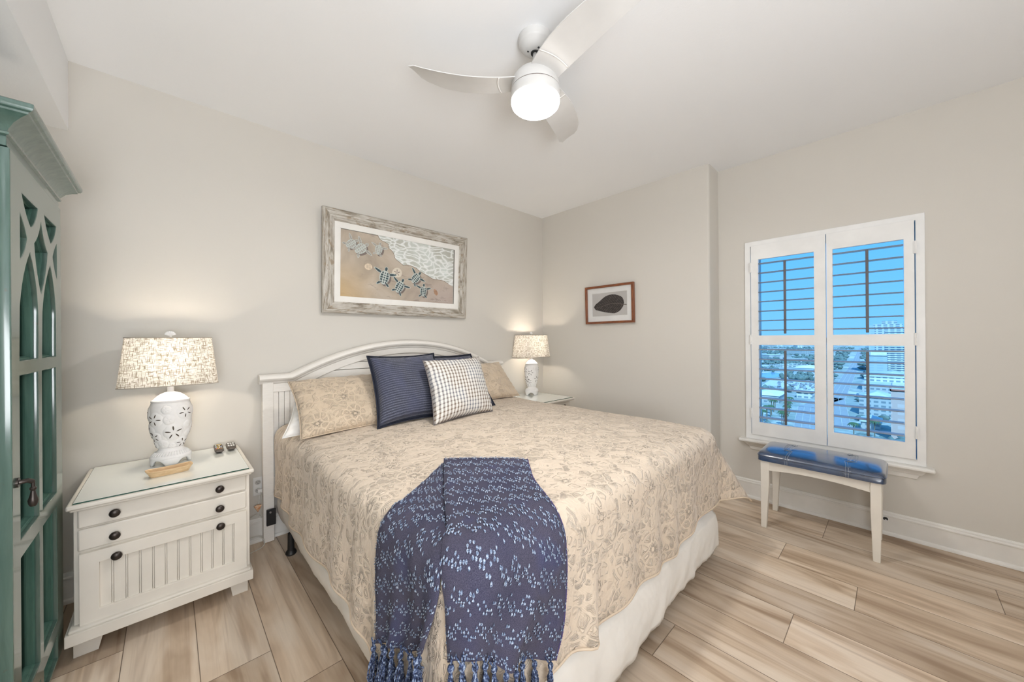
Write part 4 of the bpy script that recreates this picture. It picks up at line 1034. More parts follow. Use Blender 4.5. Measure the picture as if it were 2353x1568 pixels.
framed_sides('picture_frame', mp, PW, PH_, [(.004, 0), (0, .010), (0, .030), (.006, .036), (.040, .040), (.060, .034), (.066, .026), (.078, .024), (.086, .018), (.086, .006)], DRIFT, pic)
framed_sides('liner', mp, PW, PH_, [(.084, .017), (.088, .018), (.124, .014), (.130, .012)], simple('linen_white_liner', (.80, .785, .75), .8), pic)
LX0, LZ0, LX1, LZ1 = .129, .131, PW - .143, PH_ - .136
def m_sand():
    t = NT('painted_sand'); c = t.coord('UV'); s = t.sep(c); n = t.noise(c, 3.2, 4, .55, .6); n2 = t.noise(t.scale(c, (1, 2.2, 1)), 9, 3, .6, 1.0)
    base = t.ramp(n, [(.30, (.34, .285, .225)), (.5, (.47, .40, .32)), (.7, (.56, .50, .43))])
    gold = t.math('MULTIPLY', t.ramp(s[0], [(.08, 1.0), (.42, 0.0)]), t.ramp(s[1], [(.10, 1.0), (.42, 0.0)])); base = t.mix(gold, base, (.56, .37, .145))
    pink = t.math('MULTIPLY', t.ramp(s[0], [(.6, 0.0), (1.0, 1.0)]), t.ramp(s[1], [(.2, 1.0), (.5, 0.0)])); base = t.mix(t.math('MULTIPLY', pink, .55), base, (.44, .36, .34))
    trk = t.math('MULTIPLY', t.ramp(n2, [(.60, 0.0), (.70, .55)]), t.ramp(s[0], [(.2, .25), (.38, 1.0)])); base = t.mix(trk, base, (.24, .19, .165))
    t.set(col=base, rough=.6, normal=t.bump(n2, .2, .001)); return t.m
def m_foam():
    t = NT('painted_foam'); c = t.coord('UV')
    vo = t.n('TexVoronoi', voronoi_dimensions='2D', feature='DISTANCE_TO_EDGE'); t.put(vo.inputs['Vector'], t.vmath('ADD', t.scale(c, (.62, 1.6, 1), rot=(0, 0, .3)), t.vmath('MULTIPLY', t.noise(c, 5, 3, out='Color'), (.22, .22, 0)))); vo.inputs['Scale'].default_value = 19
    lace = t.ramp(vo.outputs['Distance'], [(.02, 0.0), (.24, .9)]); b = t.noise(c, 4, 2)
    w = t.ramp(b, [(.35, (.40, .40, .34)), (.65, (.60, .66, .63))]); t.set(col=t.mix(lace, (.80, .82, .81), w), rough=.5, normal=t.bump(lace, .2, .001)); return t.m
def flat(mb, pts, d, uvs=1.0):
    k = len(mb.v)
    for x, z in pts: mb.uv[len(mb.v)] = (x * uvs, z * uvs); mb.v.append(tuple(mp @ Vector((x, d, z))))
    mb.f.append(tuple(range(k, k + len(pts)))); return mb
shape('sand', flat(MB(), [(LX0 - .003, LZ0 - .003), (LX1 + .003, LZ0 - .003), (LX1 + .003, LZ1 + .003), (LX0 - .003, LZ1 + .003)], .0080), m_sand(), pic)
shore = [(.408, .640), (.430, .605), (.452, .596), (.478, .588), (.501, .579), (.500, .560), (.506, .546), (.525, .535), (.542, .519), (.552, .500), (.558, .475), (.575, .460), (.598, .448), (.636, .423), (.665, .432), (.694, .432), (.722, .426), (.748, .419), (.796, .390), (.830, .378), (.869, .361), (.927, .339), (.98, .340), (1.029, .337), (1.083, .313), (LX1 + .003, .290)]
shape('surf_foam', flat(MB(), shore + [(LX1 + .003, LZ1 + .003)], .0088), m_foam(), pic)
shape('surf_edge', MB().tube([tuple(mp @ Vector((x, .0088, z))) for x, z in shore[:-1]], .0016, 5), simple('wet_sand_brown', (.22, .15, .10), .6), pic)
T_D = simple('turtle_dark', (.045, .075, .085), .6, .5, 90); T_L = simple('turtle_rim', (.50, .55, .52), .6); T_S = simple('turtle_pale', (.36, .34, .31), .65, .3, 90); T_R = simple('turtle_shade', (.19, .155, .14), .7)
def ell(cx_, cz, rx, rz, a, n=20, e_=1.0):
    return [(cx_ + rx * cos(t_) * cos(a) - rz * sin(t_) * sin(a) * (1 + .12 * cos(t_)), cz + rx * cos(t_) * sin(a) + rz * sin(t_) * cos(a) * (1 + .12 * cos(t_))) for t_ in [2 * pi * k / n for k in range(n)]]
def turtle(x, z, hx, hz, s, pale):
    a = atan2(hz - z, hx - x); D_, L_ = (T_S, T_L) if pale else (T_D, T_L); U_ = lambda u, v: (x + s * (u * cos(a) - v * sin(a)), z + s * (u * sin(a) + v * cos(a)))
    def flp(u0, v0, ang, l, w):
        P = []
        for k in range(14):
            t_ = 2 * pi * k / 14; pu, pv = l * (.5 + .5 * cos(t_)), w * sin(t_) * (1 - .3 * cos(t_)); P.append(U_(u0 + pu * cos(ang) - pv * sin(ang), v0 + pu * sin(ang) + pv * cos(ang)))
        return P
    body = MB()
    for dx, dz_ in ((.012, -.010),):
        q = MB(); flat(q, [(p[0] + dx, p[1] + dz_) for p in ell(x, z, s * 1.05, s * .78, a)], .0091); root = shape('painted_turtle', q, T_R, pic)
    fl = [(.55, .55, 1.25, 1.25, .22), (.55, -.55, -1.25, 1.25, .22), (-.75, .45, 2.3, .65, .20), (-.75, -.45, -2.3, .65, .20)]
    m1, m2 = MB(), MB()
    for f_ in fl: flat(m1, flp(*f_), .0094); flat(m2, flp(f_[0], f_[1], f_[2], f_[3] * .9, f_[4] * .68), .0097)
    flat(m1, ell(*U_(0, 0), s * 1.0, s * .74, a), .0098); flat(m1, ell(*U_(1.22, 0), s * .34, s * .25, a, 14), .0096)
    shape('pale_outline', m1, L_, root)
    flat(m2, ell(*U_(1.22, 0), s * .28, s * .19, a, 14), .0099)
    for k in range(5):
        u = -.68 + .33 * k; hw = .17 * (1 - abs(u) * .5); flat(m2, [U_(u - .13, 0), U_(u, hw), U_(u + .13, 0), U_(u, -hw)], .0102)
        for sg in (-1, 1): v0 = sg * .24; v1 = sg * (.60 * sqrt(max(.05, 1 - u * u))); flat(m2, [U_(u - .12, v0), U_(u - .13, v1), U_(u + .13, v1 * .95), U_(u + .12, v0)], .0102)
    shape('dark_markings', m2, D_, root)
for (x, z, hx, hz, s, pl) in ((.205, .530, .261, .573, .042, 1), (.277, .505, .334, .550, .050, 1), (.420, .520, .432, .572, .040, 1), (.470, .305, .487, .381, .058, 0), (.601, .240, .634, .303, .052, 0), (.748, .328, .795, .383, .050, 0), (.824, .222, .830, .288, .045, 0)):
    turtle(x, z, hx, hz, s, pl)
shl = simple('painted_shell', (.66, .55, .42), .6, .2, 60)
shape('painted_shell', flat(MB(), ell(.339, .375, .030, .026, .1, 16), .0093), shl, pic)
sd_ = shape('painted_sand_dollar', flat(MB(), ell(.578, .357, .044, .040, .3, 20), .0092), simple('painted_sand_dollar', (.66, .60, .50), .6), pic)
st_ = MB()
for k in range(5): flat(st_, ell(.578 + .016 * cos(2 * pi * k / 5 + .3), .357 + .016 * sin(2 * pi * k / 5 + .3), .014, .003, 2 * pi * k / 5 + .3, 10), .0095)
shape('star_lines', st_, T_R, sd_)
shape('painted_shell', flat(MB(), ell(.950, .225, .030, .018, -1.0, 16), .0093), simple('painted_cone_shell', (.40, .24, .15), .6, .4, 80), pic)
sg = [(.928 + .006 * i, .150 + .012 * sin(i * 1.9) * (1 - i / 30) + .003 * sin(i * 5)) for i in range(27)]
shape('signature', MB().tube([tuple(mp @ Vector((x, .0092, z))) for x, z in sg], .0008, 4), simple('signature_white', (.7, .68, .65), .6), pic)

LW, LH = .545, .385
ml = tilted(0, (RX - .008, 2.238, 1.459), (0, -1, 0), radians(1.5))
lp = thing('leaf_picture', 'small picture of a dark leaf in a reddish wood frame on the corner wall', 'picture', (RX - .02, 1.97, 1.65))
REDW = NT('red_brown_wood'); _n = REDW.noise(REDW.scale(REDW.coord('UV'), (9, 110, 1)), 1, 4, .6, .5); REDW.set(col=REDW.ramp(_n, [(.35, (.105, .028, .012)), (.65, (.33, .115, .045))]), rough=.35, normal=REDW.bump(_n, .2, .001)); REDW = REDW.m
framed_sides('picture_frame', ml, LW, LH, [(0, 0), (0, .028), (.002, .030), (.020, .030), (.022, .028), (.022, .008)], REDW, lp)
framed_sides('mount', ml, LW, LH, [(.020, .0125), (.074, .0125), (.0745, .0105), (.0765, .0085)], simple('white_mount', (.76, .76, .75), .7), lp)
def flatl(mb, pts, d):
    k = len(mb.v)
    for x, z in pts: mb.uv[len(mb.v)] = (x, z); mb.v.append(tuple(ml @ Vector((x, d, z))))
    mb.f.append(tuple(range(k, k + len(pts)))); return mb
shape('backing_paper', flatl(MB(), [(.07, .055), (LW - .07, .055), (LW - .07, LH - .05), (.07, LH - .05)], .0085), simple('grey_paper', (.50, .485, .47), .8), lp)
lo = [(.093, .173), (.115, .200), (.155, .224), (.186, .246), (.210, .262), (.236, .275), (.275, .286), (.312, .287), (.345, .283), (.376, .273), (.402, .262), (.421, .247), (.433, .222), (.437, .197), (.434, .180), (.425, .158), (.410, .140), (.398, .126), (.375, .111), (.352, .103), (.328, .097), (.305, .100), (.26, .108), (.22, .115), (.175, .126), (.132, .139), (.118, .141), (.107, .154)]
_t = NT('pressed_leaf'); _uv = _t.coord('UV'); _s = _t.sep(_uv)
_v = _t.math('ABSOLUTE', _t.math('SUBTRACT', _s[1], .175)); _w = _t.math('SINE', _t.math('MULTIPLY', _t.math('SUBTRACT', _s[0], _t.math('MULTIPLY', _v, .7)), 330.0))
_c = _t.ramp(_t.math('ADD', _t.math('MULTIPLY', _w, .35), _t.noise(_uv, 40, 3)), [(.2, (.022, .018, .018)), (.62, (.050, .042, .040)), (.95, (.12, .10, .09))])
_t.set(col=_c, rough=.6, normal=_t.bump(_w, .3, .001)); LEAF = _t.m
lf = shape('leaf', flatl(MB(), lo, .0095), LEAF, lp)
rib = [(.115, .162), (.18, .172), (.25, .190), (.31, .198), (.37, .192), (.43, .180), (.463, .177)]
shape('midrib', MB().tube([tuple(ml @ Vector((x, .0098, z))) for x, z in rib], .0026, 5, taper=lambda q: .4 + .9 * q), simple('leaf_rib', (.16, .13, .11), .6), lf)
def m_clear():
    return m_glass('picture_glass', (.98, .98, .98), gl=.035)
shape('glazing', flatl(MB(), [(.021, .021), (LW - .021, .021), (LW - .021, LH - .021), (.021, LH - .021)], .0165), m_clear(), lp)

# ================================================================== BENCH
def m_leather():
    t = NT('navy_leather'); c = t.coord(); g = t.noise(c, 6, 3, .6); f_ = t.n('TexVoronoi'); t.put(f_.inputs['Vector'], c); f_.inputs['Scale'].default_value = 260
    t.set(col=t.ramp(g, [(.3, (.008, .026, .070)), (.7, (.016, .055, .140))]), rough=.27, spec=.9, coat=1.0, coat_rough=.16, normal=t.bump(f_.outputs['Distance'], .06, .0004)); return t.m
LEA = m_leather()
bn = thing('bench', 'white wooden bench with dark blue leather cushion beneath the window', 'bench', (3.15, .35, 0))
bx0, bx1, by0, by1 = 2.945, 3.355, .036, .662
def cush(u, v):
    P, Q = 2 * u - 1, 2 * v - 1
    return P, Q
cm = MB(); NX, NYY = 24, 60
def cf_(u, v, top):
    p, q = 2 * u - 1, 2 * v - 1; k = max(0, 1 - abs(p) ** 10) * max(0, 1 - abs(q) ** 14); k2 = k ** .35
    # corners rounded in plan
    ex_ = (abs(p) ** 14 + abs(q) ** 20) ** (1 / 16) if max(abs(p), abs(q)) > 0 else 1; s = max(abs(p), abs(q)) / ex_ if ex_ else 1
    x = lerp(bx0, bx1, (p * s + 1) / 2); y = lerp(by0, by1, (q * s + 1) / 2)
    if top:
        dome = .018 * (1 - p * p) * (1 - .35 * q * q); se = .0022 * sum(math.exp(-((y - sy_) / .004) ** 2) for sy_ in SEAMS)
        return (x, y, .497 + .022 * k2 + dome * k - se)
    return (x, y, .463 - .003 * k)
SEAMS = (.195, .206, .492, .503)
cm.grid(lambda u, v: cf_(u, v, True), NX, 160)
side = lambda u, v: None
cm.grid(lambda u, v: cf_(u, v, False), NX, 160)
n0 = (NX + 1) * 161
for i in range(NX):
    for e_ in (0, 160): a = i * 161 + e_; b = (i + 1) * 161 + e_; cm.f.append((a, b, n0 + b, n0 + a))
for j in range(160):
    for e_ in (0, NX): a = e_ * 161 + j; cm.f.append((a, a + 1, n0 + a + 1, n0 + a))
cu_ = shape('cushion', cm, LEA, bn, smooth='auto', angle=62)
sm = MB(); STI = simple('pale_stitching', (.35, .38, .40), .8)
for sy_ in (.1945, .2065, .4915, .5035):
    v_ = (sy_ - by0) / (by1 - by0)
    pts = [Vector(cf_(u / 24, v_, True)) + Vector((0, 0, .0008)) for u in range(1, 24)]
    sm.tube([(bx0 - .0008, sy_, .466), (bx0 - .0008, sy_, .494)] + [tuple(p) for p in pts], .0009, 4)
shape('stitching', sm, STI, cu_)
pp = [cf_(0, v / 80, True) for v in range(81)] + [cf_(u / 20, 1, True) for u in range(1, 21)] + [cf_(1, 1 - v / 80, True) for v in range(1, 81)] + [cf_(1 - u / 20, 0, True) for u in range(1, 21)]
shape('piping', MB().tube(pp, .0035, 6), LEA, cu_, smooth=True)
# apron boards with a shallow arch, tapered legs
def apron(x0, x1):
    pts = [(.100, .463), (.600, .463), (.600, .395)] + [(.600 - .5 * k / 20, .395 + .018 * (1 - (2 * k / 20 - 1) ** 2)) for k in range(1, 20)] + [(.100, .395)]
    return MB().prism(pts, lambda y, z: (x0, y, z), lambda y, z: (x1, y, z))
shape('apron', apron(2.972, 2.988), WHITE, bn, bevel=.001, seg=1); shape('apron', apron(3.318, 3.334), WHITE, bn, bevel=.001, seg=1)
for y in (.062, .624): shape('side_rail', MB().box(2.99, 3.32, y, y + .016, .40, .463), WHITE, bn, bevel=.001, seg=1)
for sx, x0, x1 in ((0, 2.962, 3.004), (1, 3.302, 3.344)):
    for sy_, y0, y1, ty0, ty1 in ((0, .062, .094, .056, .103), (1, .612, .643, .595, .642)):
        m_ = MB(); xa, xb = (x0 + .004, x1 - .008) if sx == 0 else (x0 + .008, x1 - .004)
        lv = [(xa, xb, y0, y1, 0), (x0, x1, ty0, ty1, .30), (x0, x1, ty0, ty1, .463)]
        vs = [p for (a, b, c_, d_, z) in lv for p in ((a, c_, z), (b, c_, z), (b, d_, z), (a, d_, z))]
        m_.add(vs, [(0, 3, 2, 1), (8, 9, 10, 11)] + [(4 * k + i, 4 * k + (i + 1) % 4, 4 * k + 4 + (i + 1) % 4, 4 * k + 4 + i) for k in (0, 1) for i in range(4)])
        shape('leg', m_, WHITE, bn, bevel=.002)

# ================================================================== CABINET WITH TRACERY DOOR
def m_cab(name, a_, b_, rough=.5, coat=.0, sp=.12):
    t = NT(name); c = t.coord(); g = t.noise(t.scale(c, (30, 30, 3)), 1.5, 4, .6, .4); w = t.noise(c, 26, 4, .7)
    col = t.ramp(g, [(.3, a_), (.7, b_)]); col = t.mix(t.ramp(w, [(.66, 0.0), (.74, .55)]), col, (.10, .045, .025))
    t.set(col=col, rough=rough, spec=sp, coat=coat, coat_rough=.13, normal=t.bump(g, .1, .001)); return t.m
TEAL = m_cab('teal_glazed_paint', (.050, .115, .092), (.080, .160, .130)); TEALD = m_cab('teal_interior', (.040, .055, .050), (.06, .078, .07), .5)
SAGE = m_cab('glossy_teal_glaze', (.050, .098, .082), (.080, .138, .115), .55, 1.0, .10)
cb = thing('display_cabinet', 'tall teal-green cabinet with a gothic tracery glass door', 'cabinet', (-.55, 2.04, 0))
cx0, cx1, cy0_, cy1_, ctop = -.79, -.350, 1.712, 2.368, 1.905
cs = MB().box(cx0, cx1, cy0_, cy0_ + .02, 0, ctop).box(cx0, cx1, cy1_ - .02, cy1_, 0, ctop).box(cx0, cx0 + .01, cy0_, cy1_, 0, ctop).box(cx0, cx1, cy0_, cy1_, ctop - .02, ctop).box(cx0, cx1, cy0_, cy1_, .0, .055)
shape('carcass', cs, TEAL, cb, bevel=.0015, seg=1)
shape('frieze', MB().box(cx1, cx1 + .020, cy0_, cy1_, 1.866, ctop + .005), SAGE, cb, bevel=.001, seg=1)
for z in (.42, .70, 1.235, 1.61): shape('shelf', MB().box(cx0 + .01, cx1 - .03, cy0_ + .02, cy1_ - .02, z - .008, z + .008), TEALD, cb)
mid_y = 2.030
def arc_l(p, q, bend, n=7):
    """points from p to q bulging sideways"""
    dx, dz_ = q[0] - p[0], q[1] - p[1]; l = hypot(dx, dz_); nx, nz_ = -dz_ / l, dx / l
    return [(p[0] + dx * k / n + nx * bend * 4 * (k / n) * (1 - k / n), p[1] + dz_ * k / n + nz_ * bend * 4 * (k / n) * (1 - k / n)) for k in range(n)]
def loop(*segs):
    out = []
    for s in segs: out += s
    return out
holes = [
    loop(arc_l((1.826, 1.768), (1.925, 1.686), -.010), arc_l((1.925, 1.686), (2.010, 1.768), -.010), [(2.010, 1.768)]),
    loop(arc_l((2.098, 1.770), (2.196, 1.686), -.010), arc_l((2.196, 1.686), (2.285, 1.770), -.010), [(2.285, 1.770)]),
    loop(arc_l((1.806, 1.700), (1.806, 1.565), 0), arc_l((1.806, 1.565), (1.876, 1.640), -.008), arc_l((1.876, 1.640), (1.806, 1.700), -.005)),
    loop(arc_l((2.292, 1.565), (2.292, 1.700), 0), arc_l((2.292, 1.700), (2.226, 1.640), -.005), arc_l((2.226, 1.640), (2.292, 1.565), -.008)),
    loop(arc_l((2.051, 1.730), (1.965, 1.640), .010), arc_l((1.965, 1.640), (2.047, 1.482), -.012), arc_l((2.047, 1.482), (2.141, 1.640), -.012), arc_l((2.141, 1.640), (2.051, 1.730), .010)),
    loop([(1.792, 1.258), (2.004, 1.258)], arc_l((2.004, 1.400), (1.912, 1.600), -.020), arc_l((1.912, 1.600), (1.792, 1.380), -.024)),
    loop([(2.056, 1.258), (2.268, 1.258)], arc_l((2.268, 1.400), (2.182, 1.600), -.020), arc_l((2.182, 1.600), (2.056, 1.380), -.024)),
]
for z0, z1 in ((.724, 1.212), (.225, .668), (.075, .165)):
    for y0, y1 in ((1.790, 2.002), (2.050, 2.262)): holes.append([(y0, z0), (y1, z0), (y1, z1), (y0, z1)])
dm = panel_mesh([(cy0_ + .002, .058), (cy1_ - .002, .058), (cy1_ - .002, 1.862), (cy0_ + .002, 1.862)], holes, .011, .003, Matrix(((0, 0, 1, cx1 + .0115), (1, 0, 0, 0), (0, 1, 0, 0), (0, 0, 0, 1))))
door = shape('door', dm, SAGE, cb, smooth='auto', angle=40)
# teal moulding lining each opening
ln = MB()
for hpoly in holes:
    cyy = sum(p[0] for p in hpoly) / len(hpoly); czz = sum(p[1] for p in hpoly) / len(hpoly); ins = []
    n_ = len(hpoly)
    for k in range(n_):
        p0, p1, p2 = hpoly[k - 1], hpoly[k], hpoly[(k + 1) % n_]
        d1 = Vector((p1[0] - p0[0], p1[1] - p0[1])); d2 = Vector((p2[0] - p1[0], p2[1] - p1[1])); d1 = d1.normalized() if d1.length else d1; d2 = d2.normalized() if d2.length else d2
        nn = Vector((-d1.y, d1.x)) + Vector((-d2.y, d2.x)); nn = nn.normalized() if nn.length else nn; ins.append((p1[0] + nn.x * .011, p1[1] + nn.y * .011))
    k0 = len(ln.v)
    for (p, xx) in ((hpoly, cx1 + .016), (hpoly, cx1 + .002), ):
        pass
    prof_ = [(0.0, cx1 + .014), (.25, cx1 + .010), (.55, cx1 + .009), (.7, cx1 + .004), (1.0, cx1 - .002), (1.0, cx1 - .010), (0, cx1 - .010)]
    for (w_, xx) in prof_:
        for k in range(n_): ln.v.append((xx, lerp(hpoly[k][0], ins[k][0], w_), lerp(hpoly[k][1], ins[k][1], w_)))
    for r_ in range(len(prof_) - 1):
        for k in range(n_): ln.f.append((k0 + r_ * n_ + k, k0 + r_ * n_ + (k + 1) % n_, k0 + (r_ + 1) * n_ + (k + 1) % n_, k0 + (r_ + 1) * n_ + k))
shape('glazing_beads', ln, TEAL, door)
shape('glass_pane', MB().box(cx1 - .009, cx1 - .006, cy0_ + .06, cy1_ - .06, .07, 1.80), m_glass('cabinet_glass', (.62, .68, .66), gl=.10), door)
hd = MB().tube([(cx1 + .0225, 1.752, .905), (cx1 + .030, 1.752, .905)], .0145, 20)
hd.tube([(cx1 + .030, 1.752, .905), (cx1 + .045, 1.754, .906), (cx1 + .052, 1.760, .900)], .0065, 10)
hd.lathe([(0, -.078), (.006, -.076), (.0095, -.068), (.0105, -.058), (.007, -.045), (.0045, -.030), (.007, -.026), (.007, -.022), (.004, -.018), (.004, .0), (0, .001)], (cx1 + .053, 1.762, .902), 18)
shape('handle', hd, KNOB, door, smooth='auto')
# crown: profile swept round the front and both ends with mitres
CP = [(.020, 1.893), (.026, 1.896), (.027, 1.902), (.023, 1.905), (.026, 1.912), (.036, 1.928), (.052, 1.942), (.066, 1.950), (.068, 1.955), (.074, 1.958), (.078, 1.966), (.078, 1.976), (.072, 1.980)]
vs = []; n = len(CP)
for (bx_, by_, dx, dy) in ((cx0, cy0_, 0, -1), (cx1, cy0_, 1, -1), (cx1, cy1_, 1, 1), (cx0, cy1_, 0, 1)):
    for d_, z in CP: vs.append((bx_ + dx * d_, by_ + dy * (d_ - .016), z))
cr = MB().add(vs, [(c_ * n + k, (c_ + 1) * n + k, (c_ + 1) * n + k + 1, c_ * n + k + 1) for c_ in range(3) for k in range(n - 1)])
cr.f.append((n - 1, 2 * n - 1, 3 * n - 1, 4 * n - 1))
shape('crown_moulding', cr, SAGE, cb, smooth='auto', angle=30)

# ================================================================== THE TOWN BELOW THE WINDOW (far below: the ground lies 60 m down; distance haze is put into the paled town colours)
GZ = -60.0
def m_ground():
    t = NT('town_ground'); c = t.coord(); n = t.noise(c, .012, 4, .6); f = t.noise(c, .05, 4, .7, .6); q = t.n('TexVoronoi', distance='CHEBYCHEV'); t.put(q.inputs['Vector'], c); q.inputs['Scale'].default_value = .028
    col = t.ramp(f, [(.35, (.22, .28, .25)), (.50, (.30, .35, .31)), (.60, (.46, .49, .48)), (.72, (.66, .67, .66))]); col = t.mix(t.ramp(n, [(.4, 0.0), (.6, .5)]), col, (.34, .37, .35))
    col = t.mix(t.ramp(q.outputs['Color'], [(.72, 0.0), (.76, .8)]), col, (.62, .62, .60))
    t.set(col=col, rough=.95); return t.m
gr = shape('town_ground', MB().add([(150, -4500, GZ), (8000, -4500, GZ), (8000, 5500, GZ), (150, 5500, GZ)], [(0, 1, 2, 3)]), m_ground()); struct(gr); gr.name = 'terrain'
def m_facade(name, wall, win, sx, sz):
    t = NT(name); c = t.coord(); s = t.sep(c)
    fz = t.math('FRACT', t.math('DIVIDE', s[2], sz)); fx = t.math('FRACT', t.math('DIVIDE', t.math('ADD', s[0], s[1]), sx))
    a = t.math('MULTIPLY', t.ramp(fz, [(0, 0.0), (.40, 0.0), (.44, 1.0), (.88, 1.0), (.92, 0.0)]), t.ramp(fx, [(0, 0.0), (.18, 0.0), (.22, 1.0), (.82, 1.0), (.86, 0.0)]))
    up_ = t.sep(t.n('NewGeometry').outputs['Normal']); a = t.math('MULTIPLY', a, t.math('LESS_THAN', t.math('ABSOLUTE', up_[2]), .5))
    t.set(col=t.mix(a, wall, win), rough=.6); return t.m
ROOFW = simple('flat_roof_white', (.74, .75, .74), .8, .08, .2); ROOFG = simple('metal_roof_grey', (.52, .56, .57), .6, .12, .15); BRICK = simple('red_brick_trim', (.42, .17, .13), .8)
F1 = m_facade('facade_tower', (.50, .55, .58), (.13, .20, .27), 7, 3.4); F2 = m_facade('facade_slab', (.42, .50, .56), (.36, .45, .52), 9, 3.4)
F3 = m_facade('facade_white', (.66, .66, .63), (.22, .29, .33), 5, 3.6); F4 = m_facade('facade_grey', (.47, .48, .47), (.20, .25, .28), 4, 3.2); F5 = m_facade('facade_pink', (.58, .43, .38), (.62, .50, .46), 6, 4.2)
def building(name, label, x, y, w, d, h, mat, roof=ROOFW, rot=0.0, extra=None, group=None, ridge=0):
    FOOT.append((x, y, max(w, d) * .85)); t = thing(name, label, 'building', (x, y, GZ), group); t.rotation_euler = (0, 0, rot)
    def loc(mb): return mb
    Mt = Matrix.Translation((x, y, GZ)) @ Matrix.Rotation(rot, 4, 'Z')
    def put(nm, b, m_):
        mb = MB()
        for q in b: mb.box(*q, m=Mt)
        return shape(nm, mb, m_, t)
    put('walls', [(-w / 2, w / 2, -d / 2, d / 2, 0, h)], mat)
    if ridge:
        rm = MB(); a, b = w / 2 + .8, d / 2 + .8; rm.add([Mt @ Vector(v) for v in ((-a, -b, h), (a, -b, h), (a, b, h), (-a, b, h), (-a * .5, 0, h + ridge), (a * .5, 0, h + ridge))], [(0, 1, 5, 4), (2, 3, 4, 5), (1, 2, 5), (3, 0, 4)]); shape('roof', rm, roof, t)
    else:
        put('roof', [(-w / 2 - .3, w / 2 + .3, -d / 2 - .3, d / 2 + .3, h, h + .5)], roof)
        put('parapet', [(-w / 2 - .3, w / 2 + .3, -d / 2 - .3, -d / 2 + .1, h, h + 1.4), (-w / 2 - .3, w / 2 + .3, d / 2 - .1, d / 2 + .3, h, h + 1.4), (-w / 2 - .3, -w / 2 + .1, -d / 2, d / 2, h, h + 1.4)], mat)
    for nm, b, m_ in (extra or []): put(nm, b, m_)
    return t
building('office_tower', 'tall grey-blue tower block rising above the horizon in the right shutter panel', 875, 5, 40, 44, 74, F1, extra=[('penthouse', [(-14, 14, -14, 20, 74, 81), (-9, 9, -8, 10, 81, 86)], F1), ('stair_tower', [(-22, -14, 18, 25, 0, 79)], F2), ('balconies', [(-21.5, -20, -22, 6, 3 + 3.4 * k, 4 + 3.4 * k) for k in range(20)], ROOFW)])
building('slab_block', 'plain pale blue slab block with a white rooftop box, left of the tower', 700, 15.5, 14, 17, 34, F2, extra=[('rooftop_box', [(-6, 6, -8, 7, 34, 40)], ROOFW)])
building('warehouse', 'wide hall with bright white roof in the left shutter panel', 800, 102, 46, 34, 8, F2, ridge=4, roof=ROOFW, extra=[('coloured_sign', [(-23.4, -23, -14, -9, 2, 6)], BRICK)])
building('hall', 'low hall with a sloping white roof at the left edge of the view', 420, 84, 34, 22, 7, F4, ridge=3, roof=ROOFW)
building('civic_building', 'long civic building with grey metal roofs beyond the parking lot', 600, 2, 60, 44, 16, F3, ridge=5, roof=ROOFG, extra=[('wing', [(-48, -30, -20, 14, 0, 11)], F3)])
building('civic_wing', 'flat-roofed wing in front of the long civic building', 505, 12, 36, 20, 14, F4, roof=ROOFG)
building('office_block', 'grey office block with rows of windows in the middle of the right panel', 405, 10, 26, 19, 14, F4, ridge=4, roof=ROOFG)
building('apartment_block', 'pinkish building with red roof trim in the lower right of the view', 318, -3, 24, 9.5, 29, F5, roof=ROOFG, extra=[('roof_trim', [(-12.6, 12.6, 4.6, 5.2, 29.4, 30.2), (-12.6, -12, -5, 5.2, 29.4, 30.2)], BRICK)])
building('shed', 'small grey flat-roofed building above the palm trees at the bottom', 336, 11, 20, 9, 6, F4, ridge=2.5, roof=ROOFG)
building('shop_row', 'low white shop row beside the highway', 470, 62, 26, 12, 5, F3, roof=ROOFW)
rd = random.Random(21)
for k in range(80):
    u = rd.random(); x = 900 + 2600 * u ** 1.3; lo, hi = -.035 * x, .235 * x; y = rd.uniform(lo, hi)
    if abs(y - (34 + (x - 520) * .040)) < 26: y += 60
    w_, d_ = rd.uniform(25, 60), rd.uniform(20, 70)
    if not clear_of(x, y, max(w_, d_) * .75) or abs(y - (60 + (x - 1100) * .04)) < 48: continue
    building('distant_building', 'distant low pale-roofed building on the plain towards the horizon', x, y, w_, d_, rd.uniform(4, 13), rd.choice([F3, F4, F2]), rd.choice([ROOFW, ROOFW, ROOFG]), rd.uniform(0, 1.5), group='low buildings spread over the distant town')
def m_road():
    t = NT('asphalt'); t.set(col=t.ramp(t.noise(t.coord(), .3, 3), [(.3, (.30, .31, .32)), (.7, (.36, .37, .38))]), rough=.9); return t.m
ROAD = m_road(); LINE = simple('road_paint', (.55, .56, .56), .8)
def road(label, pts, w):
    t = thing('road', label, 'road', (pts[0][0], pts[0][1], GZ)); mb = MB(); ml_ = MB()
    for (x0, y0), (x1, y1) in zip(pts, pts[1:]):
        d_ = Vector((x1 - x0, y1 - y0)).normalized(); n_ = Vector((-d_.y, d_.x)) * w / 2
        mb.add([(x0 + n_.x, y0 + n_.y, GZ + .15), (x0 - n_.x, y0 - n_.y, GZ + .15), (x1 - n_.x, y1 - n_.y, GZ + .15), (x1 + n_.x, y1 + n_.y, GZ + .15)], [(0, 1, 2, 3)])
        for f in (-.97, -.33, .33, .97):
            o_ = n_ * f; e_ = d_.orthogonal() * .14
            ml_.add([(x0 + o_.x + e_.x, y0 + o_.y + e_.y, GZ + .3), (x0 + o_.x - e_.x, y0 + o_.y - e_.y, GZ + .3), (x1 + o_.x - e_.x, y1 + o_.y - e_.y, GZ + .3), (x1 + o_.x + e_.x, y1 + o_.y + e_.y, GZ + .3)], [(0, 1, 2, 3)])
    shape('asphalt', mb, ROAD, t); shape('lane_lines', ml_, LINE, t)
